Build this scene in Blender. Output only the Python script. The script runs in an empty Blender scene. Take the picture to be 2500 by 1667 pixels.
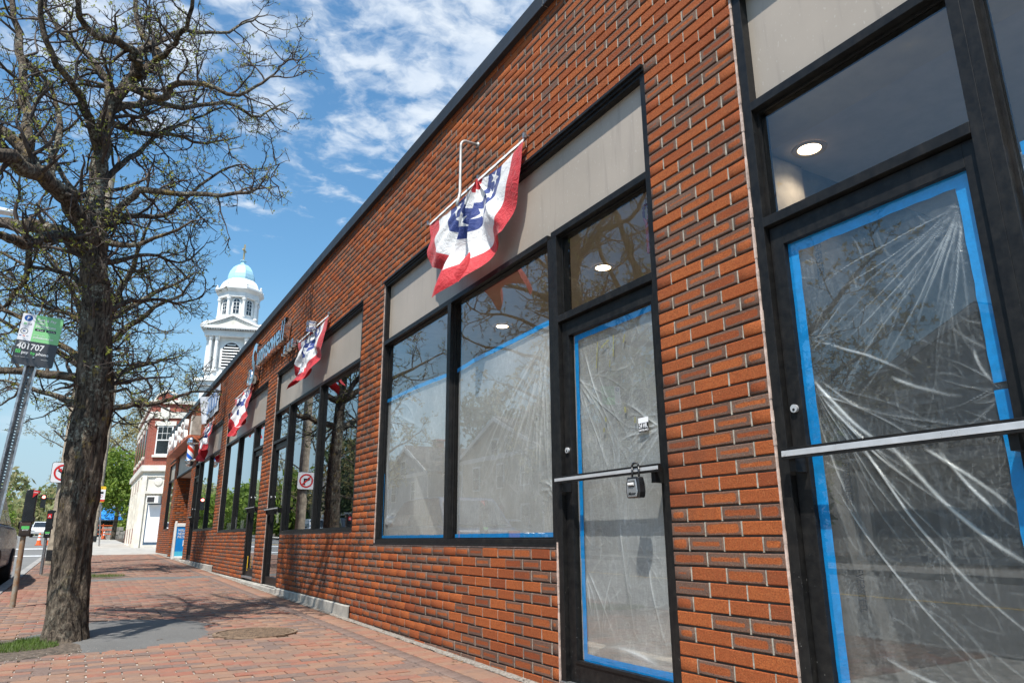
import bpy, math, random
import numpy as np
from mathutils import Vector, Matrix
random.seed(7); RNG = np.random.default_rng(7)
SC = bpy.context.scene; COL = SC.collection
R = math.radians

# ------------------------------------------------------------------ camera, sky, sun, exposure
PITCH, ROLL, YAW = 0.268268, -0.005774, 0.530079
F_ = Vector((math.cos(PITCH)*math.sin(YAW), math.cos(PITCH)*math.cos(YAW), math.sin(PITCH)))
R0 = Vector((math.cos(YAW), -math.sin(YAW), 0)); U0 = R0.cross(F_)
RX = math.cos(ROLL)*R0 + math.sin(ROLL)*U0; UX = -math.sin(ROLL)*R0 + math.cos(ROLL)*U0
cd = bpy.data.cameras.new('camera'); cam = bpy.data.objects.new('camera', cd); COL.objects.link(cam)
cd.sensor_width = 36; cd.lens = 25.03; cd.clip_start = 0.05; cd.clip_end = 3000
cam.matrix_world = Matrix(((RX.x, UX.x, -F_.x, 0), (RX.y, UX.y, -F_.y, 0), (RX.z, UX.z, -F_.z, 0), (0, 0, 0, 1)))
SC.camera = cam
FPX = 1737.96
def px(p):                                             # where a point lands, to rank pieces by size in view
    v = Vector(p); f = v.dot(F_)
    if f < .05: return None
    return (1250 + FPX*v.dot(RX)/f, 833.5 - FPX*v.dot(UX)/f, f)

SUN = Vector((1.0, 0.90, -2.32)).normalized()
SKY_STRENGTH, SUN_STRENGTH, EXPOSURE = 0.12, 5.0, 0.55
sl = bpy.data.lights.new('sun', 'SUN'); sl.energy = SUN_STRENGTH; sl.angle = R(0.53); sl.color = (1, .955, .89)
so = bpy.data.objects.new('sun', sl); COL.objects.link(so); so.rotation_euler = SUN.to_track_quat('-Z', 'Y').to_euler()
so.location = (-20, -18, 40)
SC.view_settings.view_transform = 'Standard'; SC.view_settings.look = 'None'; SC.view_settings.gamma = 1
SC.view_settings.exposure = EXPOSURE; SC.view_settings.use_curve_mapping = False
try:
    SC.cycles.max_bounces = 12; SC.cycles.transparent_max_bounces = 24
    SC.cycles.caustics_reflective = False; SC.cycles.caustics_refractive = False
except Exception: pass

class NT:
    def __init__(s, tree): s.t = tree; s.n = tree.nodes; s.l = tree.links
    def new(s, typ, **kw):
        n = s.n.new(typ)
        for k, v in kw.items():
            if hasattr(n, k): setattr(n, k, v)
        return n
    def put(s, sock, v):
        if v is None: return
        if isinstance(v, bpy.types.NodeSocket): s.l.new(v, sock)
        else:
            if hasattr(sock, 'default_value'):
                try: sock.default_value = v
                except Exception: sock.default_value = tuple(v)+(1,) if len(v) == 3 else v
    def m(s, op, a, b=None, c=None, clamp=False):
        n = s.n.new('ShaderNodeMath'); n.operation = op; n.use_clamp = clamp
        s.put(n.inputs[0], a); s.put(n.inputs[1], b); s.put(n.inputs[2], c); return n.outputs[0]
    def v(s, op, a, b=None, sc=None):
        n = s.n.new('ShaderNodeVectorMath'); n.operation = op
        s.put(n.inputs[0], a); s.put(n.inputs[1], b)
        if sc is not None: s.put(n.inputs['Scale'], sc)
        return n.outputs['Value'] if op in ('DOT_PRODUCT', 'LENGTH', 'DISTANCE') else n.outputs[0]
    def ramp(s, x, a, b, lo=0., hi=1.):
        n = s.n.new('ShaderNodeMapRange'); n.interpolation_type = 'SMOOTHSTEP'
        s.put(n.inputs['Value'], x); s.put(n.inputs['From Min'], a); s.put(n.inputs['From Max'], b)
        s.put(n.inputs['To Min'], lo); s.put(n.inputs['To Max'], hi); return n.outputs['Result']
    def noise(s, vec, scale, detail=4, rough=.55, dist=0., col=False):
        n = s.n.new('ShaderNodeTexNoise'); s.put(n.inputs['Vector'], vec)
        n.inputs['Scale'].default_value = scale; n.inputs['Detail'].default_value = detail
        n.inputs['Roughness'].default_value = rough; n.inputs['Distortion'].default_value = dist
        return n.outputs['Color'] if col else n.outputs[0]
    def mix(s, f, a, b, blend='MIX'):
        n = s.n.new('ShaderNodeMix'); n.data_type = 'RGBA'; n.blend_type = blend
        s.put(n.inputs[0], f); s.put(n.inputs[6], a if not isinstance(a, tuple) else a+(1,)*(4-len(a)))
        s.put(n.inputs[7], b if not isinstance(b, tuple) else b+(1,)*(4-len(b))); return n.outputs[2]
    def attr(s, name, out='Vector'):
        n = s.n.new('ShaderNodeAttribute'); n.attribute_name = name; return n.outputs[out]
    def sep(s, v):
        n = s.n.new('ShaderNodeSeparateXYZ'); s.put(n.inputs[0], v); return n.outputs
    def comb(s, x, y, z):
        n = s.n.new('ShaderNodeCombineXYZ'); s.put(n.inputs[0], x); s.put(n.inputs[1], y); s.put(n.inputs[2], z); return n.outputs[0]
    def pos(s): return s.n.new('ShaderNodeNewGeometry').outputs['Position']

W = bpy.data.worlds.new('World'); SC.world = W; W.use_nodes = True
w = NT(W.node_tree); w.n.clear()
sky = w.new('ShaderNodeTexSky'); sky.sky_type = 'NISHITA'; sky.sun_disc = False
sky.sun_elevation = math.asin(-SUN.z); sky.sun_rotation = math.atan2(-SUN.x, -SUN.y)
sky.air_density = 1.25; sky.dust_density = 1.0; sky.ozone_density = 1.3
D_ = w.new('ShaderNodeTexCoord').outputs['Generated']
hs = w.new('ShaderNodeHueSaturation'); hs.inputs['Saturation'].default_value = 1.16; w.put(hs.inputs['Color'], sky.outputs[0])
sx, sy, sz = w.sep(D_)[0:3]
den = w.m('MAXIMUM', sz, .06)
P = w.comb(w.m('DIVIDE', sx, den), w.m('DIVIDE', sy, den), 0.)
warp = w.v('SCALE', w.v('SUBTRACT', w.noise(P, 5., 4, .55, col=True), (.5, .5, .5)), sc=.16)
Pw = w.v('ADD', P, warp)
n1 = w.m('ADD', w.m('MULTIPLY', w.noise(Pw, 9.5, 8, .58), .62), w.m('MULTIPLY', w.noise(Pw, 2.6, 4, .5), .38)); n2 = w.noise(P, 1.1, 3, .5)
PP = w.sep(P)
dq = w.v('LENGTH', w.v('MULTIPLY', w.v('SUBTRACT', P, (.62, 1.0, 0.)), (.62, .9, 0.)))
cl_big = w.ramp(w.m('ADD', w.m('SUBTRACT', .92, w.m('MULTIPLY', dq, .74)), w.m('MULTIPLY', w.m('SUBTRACT', n2, .5), 1.3)), -.55, .75)
thr = w.m('SUBTRACT', .64, w.m('MULTIPLY', cl_big, .235))
cl = w.ramp(n1, thr, w.m('ADD', thr, .20))
low = w.ramp(w.noise(w.v('MULTIPLY', D_, (3, 3, 16)), 1.6, 6, .55), .56, .72)
low = w.m('MULTIPLY', low, w.ramp(sz, .30, .02, 0., .40))
cl = w.m('MULTIPLY', w.m('MAXIMUM', cl, low), .86)
tint = w.noise(Pw, 7.0, 5, .6)
cc = w.mix(w.ramp(tint, .35, .65), (4.3, 4.9, 5.7), (5.4, 5.8, 6.2))
tn = w.mix(1., hs.outputs[0], (.80, 1.03, 1.06), 'MULTIPLY')
pale = w.mix(w.ramp(sz, .36, .02, 0., .88), tn, (2.6, 3.6, 4.5))
skyc = w.mix(cl, pale, cc)
bg = w.new('ShaderNodeBackground'); w.put(bg.inputs[0], skyc); bg.inputs[1].default_value = SKY_STRENGTH
wo = w.new('ShaderNodeOutputWorld'); w.l.new(bg.outputs[0], wo.inputs[0])

# ------------------------------------------------------------------ constants of the place
DW = 2.489                   # x of the brick face; the street runs along +y
CO = 0.0667                  # one brick course
BL = 0.219                   # one brick and its joint
def zg(y): return -0.909 + 0.0138*max(-60., min(120., y))

# ------------------------------------------------------------------ materials
def newmat(name):
    m = bpy.data.materials.new(name); m.use_nodes = True; t = NT(m.node_tree); t.n.clear()
    out = t.new('ShaderNodeOutputMaterial'); b = t.new('ShaderNodeBsdfPrincipled'); t.l.new(b.outputs[0], out.inputs[0])
    return m, t, b, out
def bump(t, b, h, strength=.3, dist=.01):
    n = t.new('ShaderNodeBump'); n.inputs['Strength'].default_value = strength; n.inputs['Distance'].default_value = dist
    t.put(n.inputs['Height'], h); t.l.new(n.outputs[0], b.inputs['Normal'])
def mat(name, col, rough=.6, metal=0., var=.12, scale=8., bs=.15, bscale=60., bd=.004, spec=.5, col2=None, coat=0.):
    m, t, b, o = newmat(name)
    p = t.pos(); n = t.noise(p, scale, 5, .6)
    c2 = col2 if col2 else tuple(max(0, c*(1-2.2*var)) for c in col)
    t.put(b.inputs['Base Color'], t.mix(t.ramp(n, .3, .7), tuple(min(1, c*(1+var)) for c in col), c2))
    t.put(b.inputs['Roughness'], t.ramp(t.noise(p, scale*3, 3), .2, .8, max(.03, rough-.08), min(1, rough+.08)))
    b.inputs['Metallic'].default_value = metal; b.inputs['Specular IOR Level'].default_value = spec
    b.inputs['Coat Weight'].default_value = coat
    if bs: bump(t, b, t.noise(p, bscale, 4, .6), bs, bd)
    return m
def emat(name, col, s):
    m, t, b, o = newmat(name); b.inputs['Base Color'].default_value = (.8, .8, .8, 1)
    b.inputs['Emission Color'].default_value = col+(1,); b.inputs['Emission Strength'].default_value = s; return m

def brick_material(name, centre, centre2, edge, gl):
    m, t, b, o = newmat(name)
    bc = t.sep(t.attr('bc')); bt = t.sep(t.attr('bt')); p = t.pos()
    oi = t.new('ShaderNodeObjectInfo')
    nz = t.noise(p, 60, 4, .6); nb = t.noise(p, 14, 3, .5)
    ax = t.m('ABSOLUTE', bc[0]); ay = t.m('ABSOLUTE', bc[1])
    qx = t.m('MAXIMUM', t.m('SUBTRACT', ax, t.m('MAXIMUM', t.m('SUBTRACT', bc[2], .030), 0.)), 0.); qy = t.m('MULTIPLY', ay, 1.0)
    d = t.m('SUBTRACT', .0300, t.m('POWER', t.m('ADD', t.m('POWER', qx, 2.6), t.m('POWER', qy, 2.6)), 1/2.6))
    d = t.m('ADD', d, t.m('MULTIPLY', t.m('SUBTRACT', nb, .5), .010))
    d = t.m('ADD', d, t.m('MULTIPLY', t.m('SUBTRACT', nz, .5), .006))
    wd = t.m('ADD', .008, t.m('MULTIPLY', bt[0], .0165))
    fl = t.ramp(d, wd, t.m('SUBTRACT', wd, .0075), 0., 1.)
    fl = t.m('MULTIPLY', fl, t.ramp(bt[0], .05, .4), clamp=True)
    base = t.mix(bt[1], centre, centre2)
    base = t.mix(t.ramp(nz, .35, .75), base, t.mix(.5, base, (base_d[0], base_d[1], base_d[2])))
    c = t.mix(t.m('MULTIPLY', fl, .90), base, t.mix(bt[2], edge, tuple(e*1.35 for e in edge)))
    pits = t.ramp(t.noise(p, 420, 2, .5), .60, .72)
    c = t.mix(t.ramp(t.noise(p, 125, 4, .75), .44, .62, 0., .50), c, tuple(x*.34 for x in centre))
    c = t.mix(t.ramp(t.noise(p, 95, 3, .7), .56, .70, 0., .22), c, (.62, .26, .10))
    c = t.mix(t.ramp(t.noise(t.v('MULTIPLY', p, (1, 1, .30)), 2.1, 5, .65), .52, .74, 0., .34), c, (.085, .05, .035)); c = t.mix(t.m('MULTIPLY', pits, .5), c, tuple(x*.25 for x in centre))
    big = t.noise(p, 1.3, 4, .6)
    c = t.mix(t.ramp(big, .45, .8, 0., .16), c, (.10, .055, .035))
    t.put(b.inputs['Base Color'], c); b.inputs['Roughness'].default_value = .88; b.inputs['Specular IOR Level'].default_value = .25
    bump(t, b, t.m('ADD', t.noise(p, 130, 5, .75), t.m('MULTIPLY', pits, -.8)), 1., .007)
    return m
base_d = (.30, .06, .016)
M = {}
M['brick'] = brick_material('wall_brick', (.42, .116, .032), (.245, .060, .022), (.110, .083, .068), 0)
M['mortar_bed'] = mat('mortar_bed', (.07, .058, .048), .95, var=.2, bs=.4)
M['mortar_head'] = mat('mortar_head', (.34, .31, .255), .95, var=.18, scale=40, bs=.5, bscale=200)
M['sealant'] = mat('sealant', (.50, .38, .32), .8, var=.2, scale=20, bs=.6, bscale=90)

def paver_material():
    m, t, b, o = newmat('paver_brick')
    bc = t.sep(t.attr('bc')); bt = t.sep(t.attr('bt')); p = t.pos()
    c = t.mix(t.ramp(bt[1], .0, .40), (.245, .082, .050), (.245, .138, .088))
    c = t.mix(t.ramp(bt[1], .50, .85), c, (.140, .094, .078))
    n = t.noise(p, 5, 5, .65); n2 = t.noise(p, 45, 4, .6)
    c = t.mix(t.ramp(n2, .3, .75, 0., .36), c, (.27, .205, .165))
    c = t.mix(t.ramp(n, .42, .72, 0., .50), c, (.13, .10, .088)); c = t.mix(t.ramp(t.noise(p, .9, 5, .6), .48, .70, 0., .30), c, (.12, .09, .08))
    gum = t.ramp(t.noise(p, 17, 2, .4), .71, .75, 0., .5); c = t.mix(gum, c, (.07, .065, .06))
    t.put(b.inputs['Base Color'], c); b.inputs['Roughness'].default_value = .82; b.inputs['Specular IOR Level'].default_value = .3
    bump(t, b, t.noise(p, 130, 5, .7), .5, .004); return m
M['paver'] = paver_material()
M['sand'] = mat('joint_sand', (.44, .41, .36), .95, var=.25, scale=12, bs=.5, bscale=200)
M['gravel'] = mat('gravel_strip', (.25, .225, .195), .95, var=.35, scale=60, bs=1., bscale=140, bd=.01, col2=(.14, .12, .10))
def asphalt(name, a, b2):
    m, t, b, o = newmat(name); p = t.pos()
    c = t.mix(t.ramp(t.noise(p, 180, 3, .7), .35, .7), a, b2); c = t.mix(t.ramp(t.noise(p, 1.1, 5), .35, .7, 0., .35), c, tuple(x*.6 for x in a))
    t.put(b.inputs['Base Color'], c); b.inputs['Roughness'].default_value = .9; bump(t, b, t.noise(p, 220, 4, .7), .8, .006); return m
M['asphalt'] = asphalt('asphalt_patch', (.085, .084, .08), (.20, .196, .188))
M['road'] = asphalt('road_asphalt', (.14, .14, .137), (.20, .198, .19))
def concrete(name, a, joint=False):
    m, t, b, o = newmat(name); p = t.pos()
    c = t.mix(t.ramp(t.noise(p, 3, 6, .65), .3, .7), a, tuple(x*.68 for x in a))
    st = t.noise(t.v('MULTIPLY', p, (9, 9, 1.2)), 1., 4, .6)
    c = t.mix(t.ramp(st, .5, .72, 0., .55), c, tuple(x*.35 for x in a))
    t.put(b.inputs['Base Color'], c); b.inputs['Roughness'].default_value = .9; bump(t, b, t.noise(p, 90, 5, .65), .5, .006); return m
M['concrete'] = concrete('concrete', (.42, .395, .345)); M['granite'] = concrete('granite_kerb', (.33, .32, .30))
M['walk'] = mat('pale_concrete_walk', (.36, .34, .305), .9, var=.1, scale=2, bs=.3)
M['black'] = mat('black_aluminium', (.011, .0105, .010), .42, var=.25, scale=25, bs=.06, spec=.24, col2=(.006, .006, .0065))
M['black_gloss'] = mat('black_plastic', (.014, .014, .015), .3, var=.2, bs=.05)
M['coping'] = mat('dark_metal_coping', (.018, .018, .020), .5, var=.1, scale=3, bs=0)
M['steel'] = mat('galvanised_steel', (.46, .47, .48), .42, metal=.9, var=.15, scale=30, bs=.1)
M['silver'] = mat('silver_strip', (.72, .72, .73), .34, metal=.55, var=.05, bs=.05)
M['chrome'] = mat('polished_metal', (.80, .80, .80), .12, metal=1., var=.04, bs=0)
M['rust'] = mat('rusty_steel', (.22, .115, .05), .7, metal=.3, var=.3, scale=14, col2=(.30, .27, .22), bs=.3)
M['rod'] = mat('grey_conduit', (.42, .42, .40), .5, metal=.4, var=.12, bs=.1)
def chipped(m):
    t = NT(m.node_tree); b = [n for n in t.n if n.type == 'BSDF_PRINCIPLED'][0]; old = b.inputs['Base Color'].links[0].from_socket; p = t.pos()
    k = t.m('MULTIPLY', t.ramp(t.noise(t.v('MULTIPLY', p, (1, 1, .4)), 130, 3, .7), .70, .74), t.ramp(t.sep(p)[2], .5, -.8, .05, .9))
    d = t.ramp(t.noise(t.v('MULTIPLY', p, (1, 1, .25)), 11, 5, .7), .50, .80, 0., .35)
    t.put(b.inputs['Base Color'], t.mix(k, t.mix(d, old, (.045, .038, .032)), (.45, .44, .42)))
chipped(M['black'])
def panel():
    m, t, b, o = newmat('spandrel_panel'); p = t.pos()
    c = t.mix(t.ramp(t.noise(p, 1.2, 4), .3, .7), (.37, .318, .265), (.31, .268, .222))
    st = t.noise(t.v('MULTIPLY', p, (1, 9, .7)), 1.6, 4, .6)
    c = t.mix(t.ramp(st, .54, .75, 0., .35), c, (.16, .14, .12))
    dr = t.ramp(t.noise(t.v('MULTIPLY', p, (1, 1.4, .7)), 60, 2, .4), .66, .74, 0., .22); c = t.mix(dr, c, (.60, .57, .53))
    t.put(b.inputs['Base Color'], c); b.inputs['Roughness'].default_value = .38; return m
M['panel'] = panel()
def glass():
    m, t, b, o = newmat('window_glass'); t.n.remove(b)
    ge = t.new('ShaderNodeNewGeometry'); cs_ = t.m('ABSOLUTE', t.v('DOT_PRODUCT', ge.outputs['Normal'], ge.outputs['Incoming']))
    fr = t.m('ADD', .055, t.m('MULTIPLY', t.m('POWER', t.m('SUBTRACT', 1., cs_, clamp=True), 4.2), .95))
    p = t.pos(); wav = t.new('ShaderNodeBump'); wav.inputs['Strength'].default_value = .02; wav.inputs['Distance'].default_value = .02
    t.put(wav.inputs['Height'], t.noise(p, 1.6, 2, .4))
    tr = t.new('ShaderNodeBsdfTransparent'); tr.inputs[0].default_value = (.90, .92, .91, 1)
    gl = t.new('ShaderNodeBsdfGlossy'); gl.inputs['Roughness'].default_value = 0.0; gl.inputs[0].default_value = (.93, .95, .97, 1)
    t.l.new(wav.outputs[0], gl.inputs['Normal'])
    mx = t.new('ShaderNodeMixShader'); t.put(mx.inputs[0], t.m('MULTIPLY', fr, 1.7, clamp=True))
    t.l.new(tr.outputs[0], mx.inputs[1]); t.l.new(gl.outputs[0], mx.inputs[2]); t.l.new(mx.outputs[0], o.inputs[0]); return m
M['glass'] = glass()
def sheet_mat(name, base, dens):
    m, t, b, o = newmat(name); t.n.remove(b)
    f = t.sep(t.attr('fold_glint')); p = t.pos()
    tr = t.new('ShaderNodeBsdfTransparent'); tr.inputs[0].default_value = (.93, .94, .95, 1)
    pr = t.new('ShaderNodeBsdfPrincipled'); pr.inputs['Base Color'].default_value = (.90, .90, .90, 1)
    pr.inputs['Roughness'].default_value = .30; pr.inputs['Specular IOR Level'].default_value = .9
    crinkle = t.noise(t.v('MULTIPLY', p, (1, 1, 1.9)), 55, 5, .65, .6)
    bp = t.new('ShaderNodeBump'); bp.inputs['Strength'].default_value = .55; bp.inputs['Distance'].default_value = .006
    t.put(bp.inputs['Height'], crinkle); t.l.new(bp.outputs[0], pr.inputs['Normal'])
    gl = t.new('ShaderNodeBsdfGlossy'); gl.inputs['Roughness'].default_value = .16; t.l.new(bp.outputs[0], gl.inputs['Normal'])
    tl = t.new('ShaderNodeBsdfTranslucent'); tl.inputs[0].default_value = (.9, .9, .9, 1)
    m1 = t.new('ShaderNodeMixShader'); m1.inputs[0].default_value = .22; t.l.new(pr.outputs[0], m1.inputs[1]); t.l.new(tl.outputs[0], m1.inputs[2])
    alpha = t.m('ADD', base, t.m('MULTIPLY', f[0], dens), clamp=True)  # highlights along the folds painted in as whiter, denser film
    cq = t.noise(t.v('MULTIPLY', p, (1, .55, 1.9)), 34, 3, .6, .8); rid = t.m('SUBTRACT', 1., t.m('MULTIPLY', t.m('ABSOLUTE', t.m('SUBTRACT', cq, .5)), 7.), clamp=True)
    cr2 = t.noise(t.v('MULTIPLY', p, (1, 1.7, .6)), 9, 3, .6, 1.0); ri2 = t.m('SUBTRACT', 1., t.m('MULTIPLY', t.m('ABSOLUTE', t.m('SUBTRACT', cr2, .5)), 26.), clamp=True)
    msk = t.ramp(t.noise(p, 3.2, 3, .5), .30, .70, .25, 1.)
    alpha = t.m('ADD', alpha, t.m('MULTIPLY', t.m('ADD', t.m('MULTIPLY', rid, .10), t.m('MULTIPLY', ri2, .13)), msk), clamp=True)  # fine crinkle glints painted too, as extra white opacity
    alpha = t.m('MULTIPLY', alpha, t.ramp(t.noise(p, 2.2, 4, .6), .2, .8, .75, 1.2), clamp=True)
    m2 = t.new('ShaderNodeMixShader'); t.put(m2.inputs[0], alpha); t.l.new(tr.outputs[0], m2.inputs[1]); t.l.new(m1.outputs[0], m2.inputs[2])
    m3 = t.new('ShaderNodeMixShader'); m3.inputs[0].default_value = .05; t.l.new(m2.outputs[0], m3.inputs[1]); t.l.new(gl.outputs[0], m3.inputs[2])
    t.l.new(m3.outputs[0], o.inputs[0]); return m
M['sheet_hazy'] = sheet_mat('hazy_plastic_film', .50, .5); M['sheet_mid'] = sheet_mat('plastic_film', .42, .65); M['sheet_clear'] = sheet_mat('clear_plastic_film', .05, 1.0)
M['tape'] = mat('blue_painter_tape', (.0, .29, .72), .55, var=.07, scale=30, bs=.3, bscale=160)
M['white_paint'] = mat('white_paint', (.78, .77, .74), .55, var=.06, scale=1.2, bs=.1)
M['church_white'] = mat('church_white', (.80, .80, .78), .6, var=.07, scale=.8, bs=0)
M['dome_blue'] = mat('pale_blue_dome', (.34, .58, .70), .5, var=.10, scale=.7, bs=0)
M['gold'] = mat('gilded_cross', (.55, .42, .22), .4, metal=.6, var=.1, bs=0)
M['dark_glass'] = mat('dark_window_glass', (.02, .025, .03), .06, var=.1, bs=0, spec=.8)
M['louvre_dark'] = mat('dark_opening', (.015, .015, .017), .9, bs=0)
M['cream'] = mat('cream_painted_stone', (.72, .68, .60), .6, var=.08, scale=2, bs=.1)
M['red_trim'] = mat('faded_red_trim', (.30, .10, .08), .6, var=.15, scale=3, bs=.1)
def coursed(name, c, c2, mort, w_, h_):
    m, t, b, o = newmat(name); tc = t.attr('uvm'); br = t.new('ShaderNodeTexBrick')
    t.put(br.inputs['Vector'], tc); br.inputs['Scale'].default_value = 1; br.inputs['Brick Width'].default_value = w_; br.inputs['Row Height'].default_value = h_
    br.inputs['Mortar Size'].default_value = .006; t.put(br.inputs['Color1'], c+(1,)); t.put(br.inputs['Color2'], c2+(1,)); t.put(br.inputs['Mortar'], mort+(1,))
    t.put(b.inputs['Base Color'], t.mix(t.ramp(t.noise(t.pos(), 1.5, 4), .35, .75, 0., .3), br.outputs[0], tuple(x*.55 for x in c))); b.inputs['Roughness'].default_value = .9
    bump(t, b, br.outputs['Fac'], -.4, .01); return m
M['far_brick'] = coursed('far_red_brick', (.32, .070, .040), (.24, .050, .032), (.28, .18, .14), .22, .067)
def siding(name, c):
    m, t, b, o = newmat(name); z = t.sep(t.pos())[2]
    s = t.m('FRACT', t.m('MULTIPLY', z, 8.)); t.put(b.inputs['Base Color'], t.mix(t.ramp(t.noise(t.pos(), 1.3, 4), .3, .7, 0., .25), c, tuple(x*.7 for x in c)))
    b.inputs['Roughness'].default_value = .7; bump(t, b, s, 1., .02); return m
M['siding_grey'] = siding('grey_clapboard', (.40, .42, .44)); M['siding_tan'] = siding('tan_clapboard', (.40, .34, .24)); M['siding_yellow'] = siding('pale_yellow_clapboard', (.55, .50, .36))
M['siding_white'] = siding('white_clapboard', (.66, .66, .64))
M['shingle'] = mat('roof_shingles', (.10, .095, .09), .95, var=.3, scale=6, bs=.5, bscale=20, bd=.02)
def bark():
    m, t, b, o = newmat('bark'); p = t.pos()
    v = t.v('MULTIPLY', p, (1, 1, .28)); n = t.noise(v, 26, 6, .68, 1.2); n2 = t.noise(p, 5, 4, .6); n3 = t.noise(p, 38, 4, .65)
    c = t.mix(t.ramp(n, .35, .68), (.030, .023, .018), (.200, .158, .118))
    hi_ = t.ramp(t.sep(p)[2], -.2, 1.3, .15, 1.); c = t.mix(t.m('MULTIPLY', hi_, t.m('MULTIPLY', t.ramp(n2, .48, .60), t.ramp(n3, .46, .62))), c, (.34, .34, .27))
    gold = t.m('MULTIPLY', t.ramp(t.noise(p, 7.5, 4, .6), .56, .66), t.ramp(n3, .40, .6))
    c = t.mix(t.m('MULTIPLY', hi_, t.m('MULTIPLY', gold, .85)), c, (.31, .22, .05))
    t.put(b.inputs['Base Color'], c); b.inputs['Roughness'].default_value = .95; b.inputs['Specular IOR Level'].default_value = .2
    bump(t, b, t.m('ADD', t.noise(t.v('MULTIPLY', p, (1, 1, .22)), 15, 5, .6, .8), t.m('MULTIPLY', n, .7)), 1., .06); return m
M['bark'] = bark()
M['twig'] = mat('twig_bark', (.070, .053, .042), .85, var=.35, scale=12, bs=.3, bscale=150, col2=(.024, .018, .016))
def leafmat(name, a, b2, tl=.35):
    m, t, b, o = newmat(name); p = t.pos(); oi = t.new('ShaderNodeNewGeometry').outputs['Random Per Island']
    c = t.mix(oi, a, b2); t.put(b.inputs['Base Color'], c); b.inputs['Roughness'].default_value = .6
    tr = t.new('ShaderNodeBsdfTranslucent'); t.put(tr.inputs[0], c); mx = t.new('ShaderNodeMixShader'); mx.inputs[0].default_value = tl
    t.l.new(b.outputs[0], mx.inputs[1]); t.l.new(tr.outputs[0], mx.inputs[2]); t.l.new(mx.outputs[0], o.inputs[0]); return m
M['bud'] = leafmat('new_leaf_buds', (.34, .36, .06), (.20, .24, .045), .45)
M['bud2'] = leafmat('yellow_spring_buds', (.38, .33, .12), (.26, .22, .09), .4)
M['leaf'] = leafmat('fresh_green_leaves', (.27, .36, .06), (.13, .21, .03), .5)
M['leaf_dark'] = leafmat('evergreen_foliage', (.06, .10, .035), (.09, .13, .045), .3)
M['leaf_far'] = leafmat('distant_foliage', (.27, .33, .13), (.34, .30, .15), .5)
M['grass'] = leafmat('grass_blades', (.14, .22, .03), (.07, .12, .02), .35)
M['litter'] = leafmat('dry_brown_leaves', (.20, .12, .05), (.12, .07, .035), .1)
M['soil'] = mat('soil', (.13, .10, .075), .98, var=.3, scale=30, bs=1., bscale=90, bd=.015)
M['wood_pole'] = mat('weathered_wood_pole', (.34, .28, .21), .9, var=.2, scale=7, bs=.4)
M['orange_plastic'] = mat('orange_plastic', (.80, .14, .03), .5, var=.05, bs=0)
M['white_refl'] = mat('white_reflective', (.75, .75, .74), .4, var=.03, bs=0)
M['sign_white'] = mat('sign_white', (.78, .78, .80), .35, var=.03, scale=3, bs=0)
M['sign_green'] = mat('sign_green', (.24, .58, .24), .4, var=.04, scale=4, bs=0)
M['sign_char'] = mat('sign_charcoal', (.045, .048, .055), .4, var=.05, bs=0)
M['sign_blue'] = mat('sign_blue', (.01, .08, .32), .4, var=.03, bs=0)
M['sign_cyan'] = mat('sign_bright_blue', (.0, .22, .62), .5, var=.05, scale=3, bs=0)
M['sign_aqua'] = mat('sign_aqua', (.08, .50, .70), .5, var=.03, bs=0)
M['sign_red'] = mat('sign_red', (.62, .02, .02), .4, var=.03, bs=0)
M['sign_yellow'] = mat('sign_yellow', (.80, .50, .02), .4, var=.03, bs=0)
M['letter_green'] = mat('letter_green', (.10, .50, .12), .4, var=.02, bs=0)
M['terracotta'] = mat('orange_brown_ledge', (.46, .13, .06), .6, var=.15, scale=4, bs=.2)
M['iron'] = mat('rusty_cast_iron', (.26, .18, .12), .7, metal=.4, var=.25, scale=20, bs=.4)
M['banner'] = mat('banner_vinyl', (.62, .65, .70), .5, var=.06, scale=2, bs=.1)
M['banner_blue'] = mat('banner_pale_blue', (.22, .34, .58), .5, var=.12, scale=3, bs=0)
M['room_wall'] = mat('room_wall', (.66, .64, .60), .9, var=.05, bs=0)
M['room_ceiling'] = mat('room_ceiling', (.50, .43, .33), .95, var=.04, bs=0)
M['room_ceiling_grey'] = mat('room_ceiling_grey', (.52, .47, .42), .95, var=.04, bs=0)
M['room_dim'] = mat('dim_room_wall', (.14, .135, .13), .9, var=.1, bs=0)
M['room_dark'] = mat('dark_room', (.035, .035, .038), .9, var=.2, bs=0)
M['room_floor'] = mat('room_floor', (.38, .34, .29), .7, var=.15, bs=0)
M['lamp_trim'] = mat('lamp_trim', (.55, .40, .20), .5, var=.03, bs=0)
M['lamp'] = emat('downlight_glow', (1, .83, .58), 7.)
M['red_lamp'] = emat('red_signal', (1, .08, .03), 6.)
M['rubber'] = mat('tyre_rubber', (.02, .02, .02), .8, bs=0)
M['paint_black'] = mat('car_paint_black', (.012, .014, .018), .16, var=.05, bs=0, coat=.8)
M['paint_blue'] = mat('car_paint_blue', (.010, .030, .085), .32, var=.05, bs=0, coat=.25)
M['paint_white'] = mat('car_paint_white', (.75, .75, .75), .25, var=.03, bs=0, coat=.6)
M['paint_silver'] = mat('car_paint_silver', (.42, .43, .44), .25, metal=.6, var=.03, bs=0, coat=.6)
M['paint_red'] = mat('car_paint_red', (.28, .015, .02), .2, var=.05, bs=0, coat=.7)
M['tail'] = mat('tail_lamp_red', (.5, .01, .01), .2, bs=0)
M['store_blue'] = mat('bright_blue_awning', (.0, .22, .62), .6, var=.08, bs=0)
M['paper'] = mat('paper_notice', (.70, .70, .68), .7, var=.05, bs=0)
M['yellow_note'] = mat('yellow_tape_bits', (.42, .38, .16), .6, var=.08, bs=0)
M['red_bead'] = mat('dark_red_cord', (.12, .015, .02), .6, bs=0)

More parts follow.
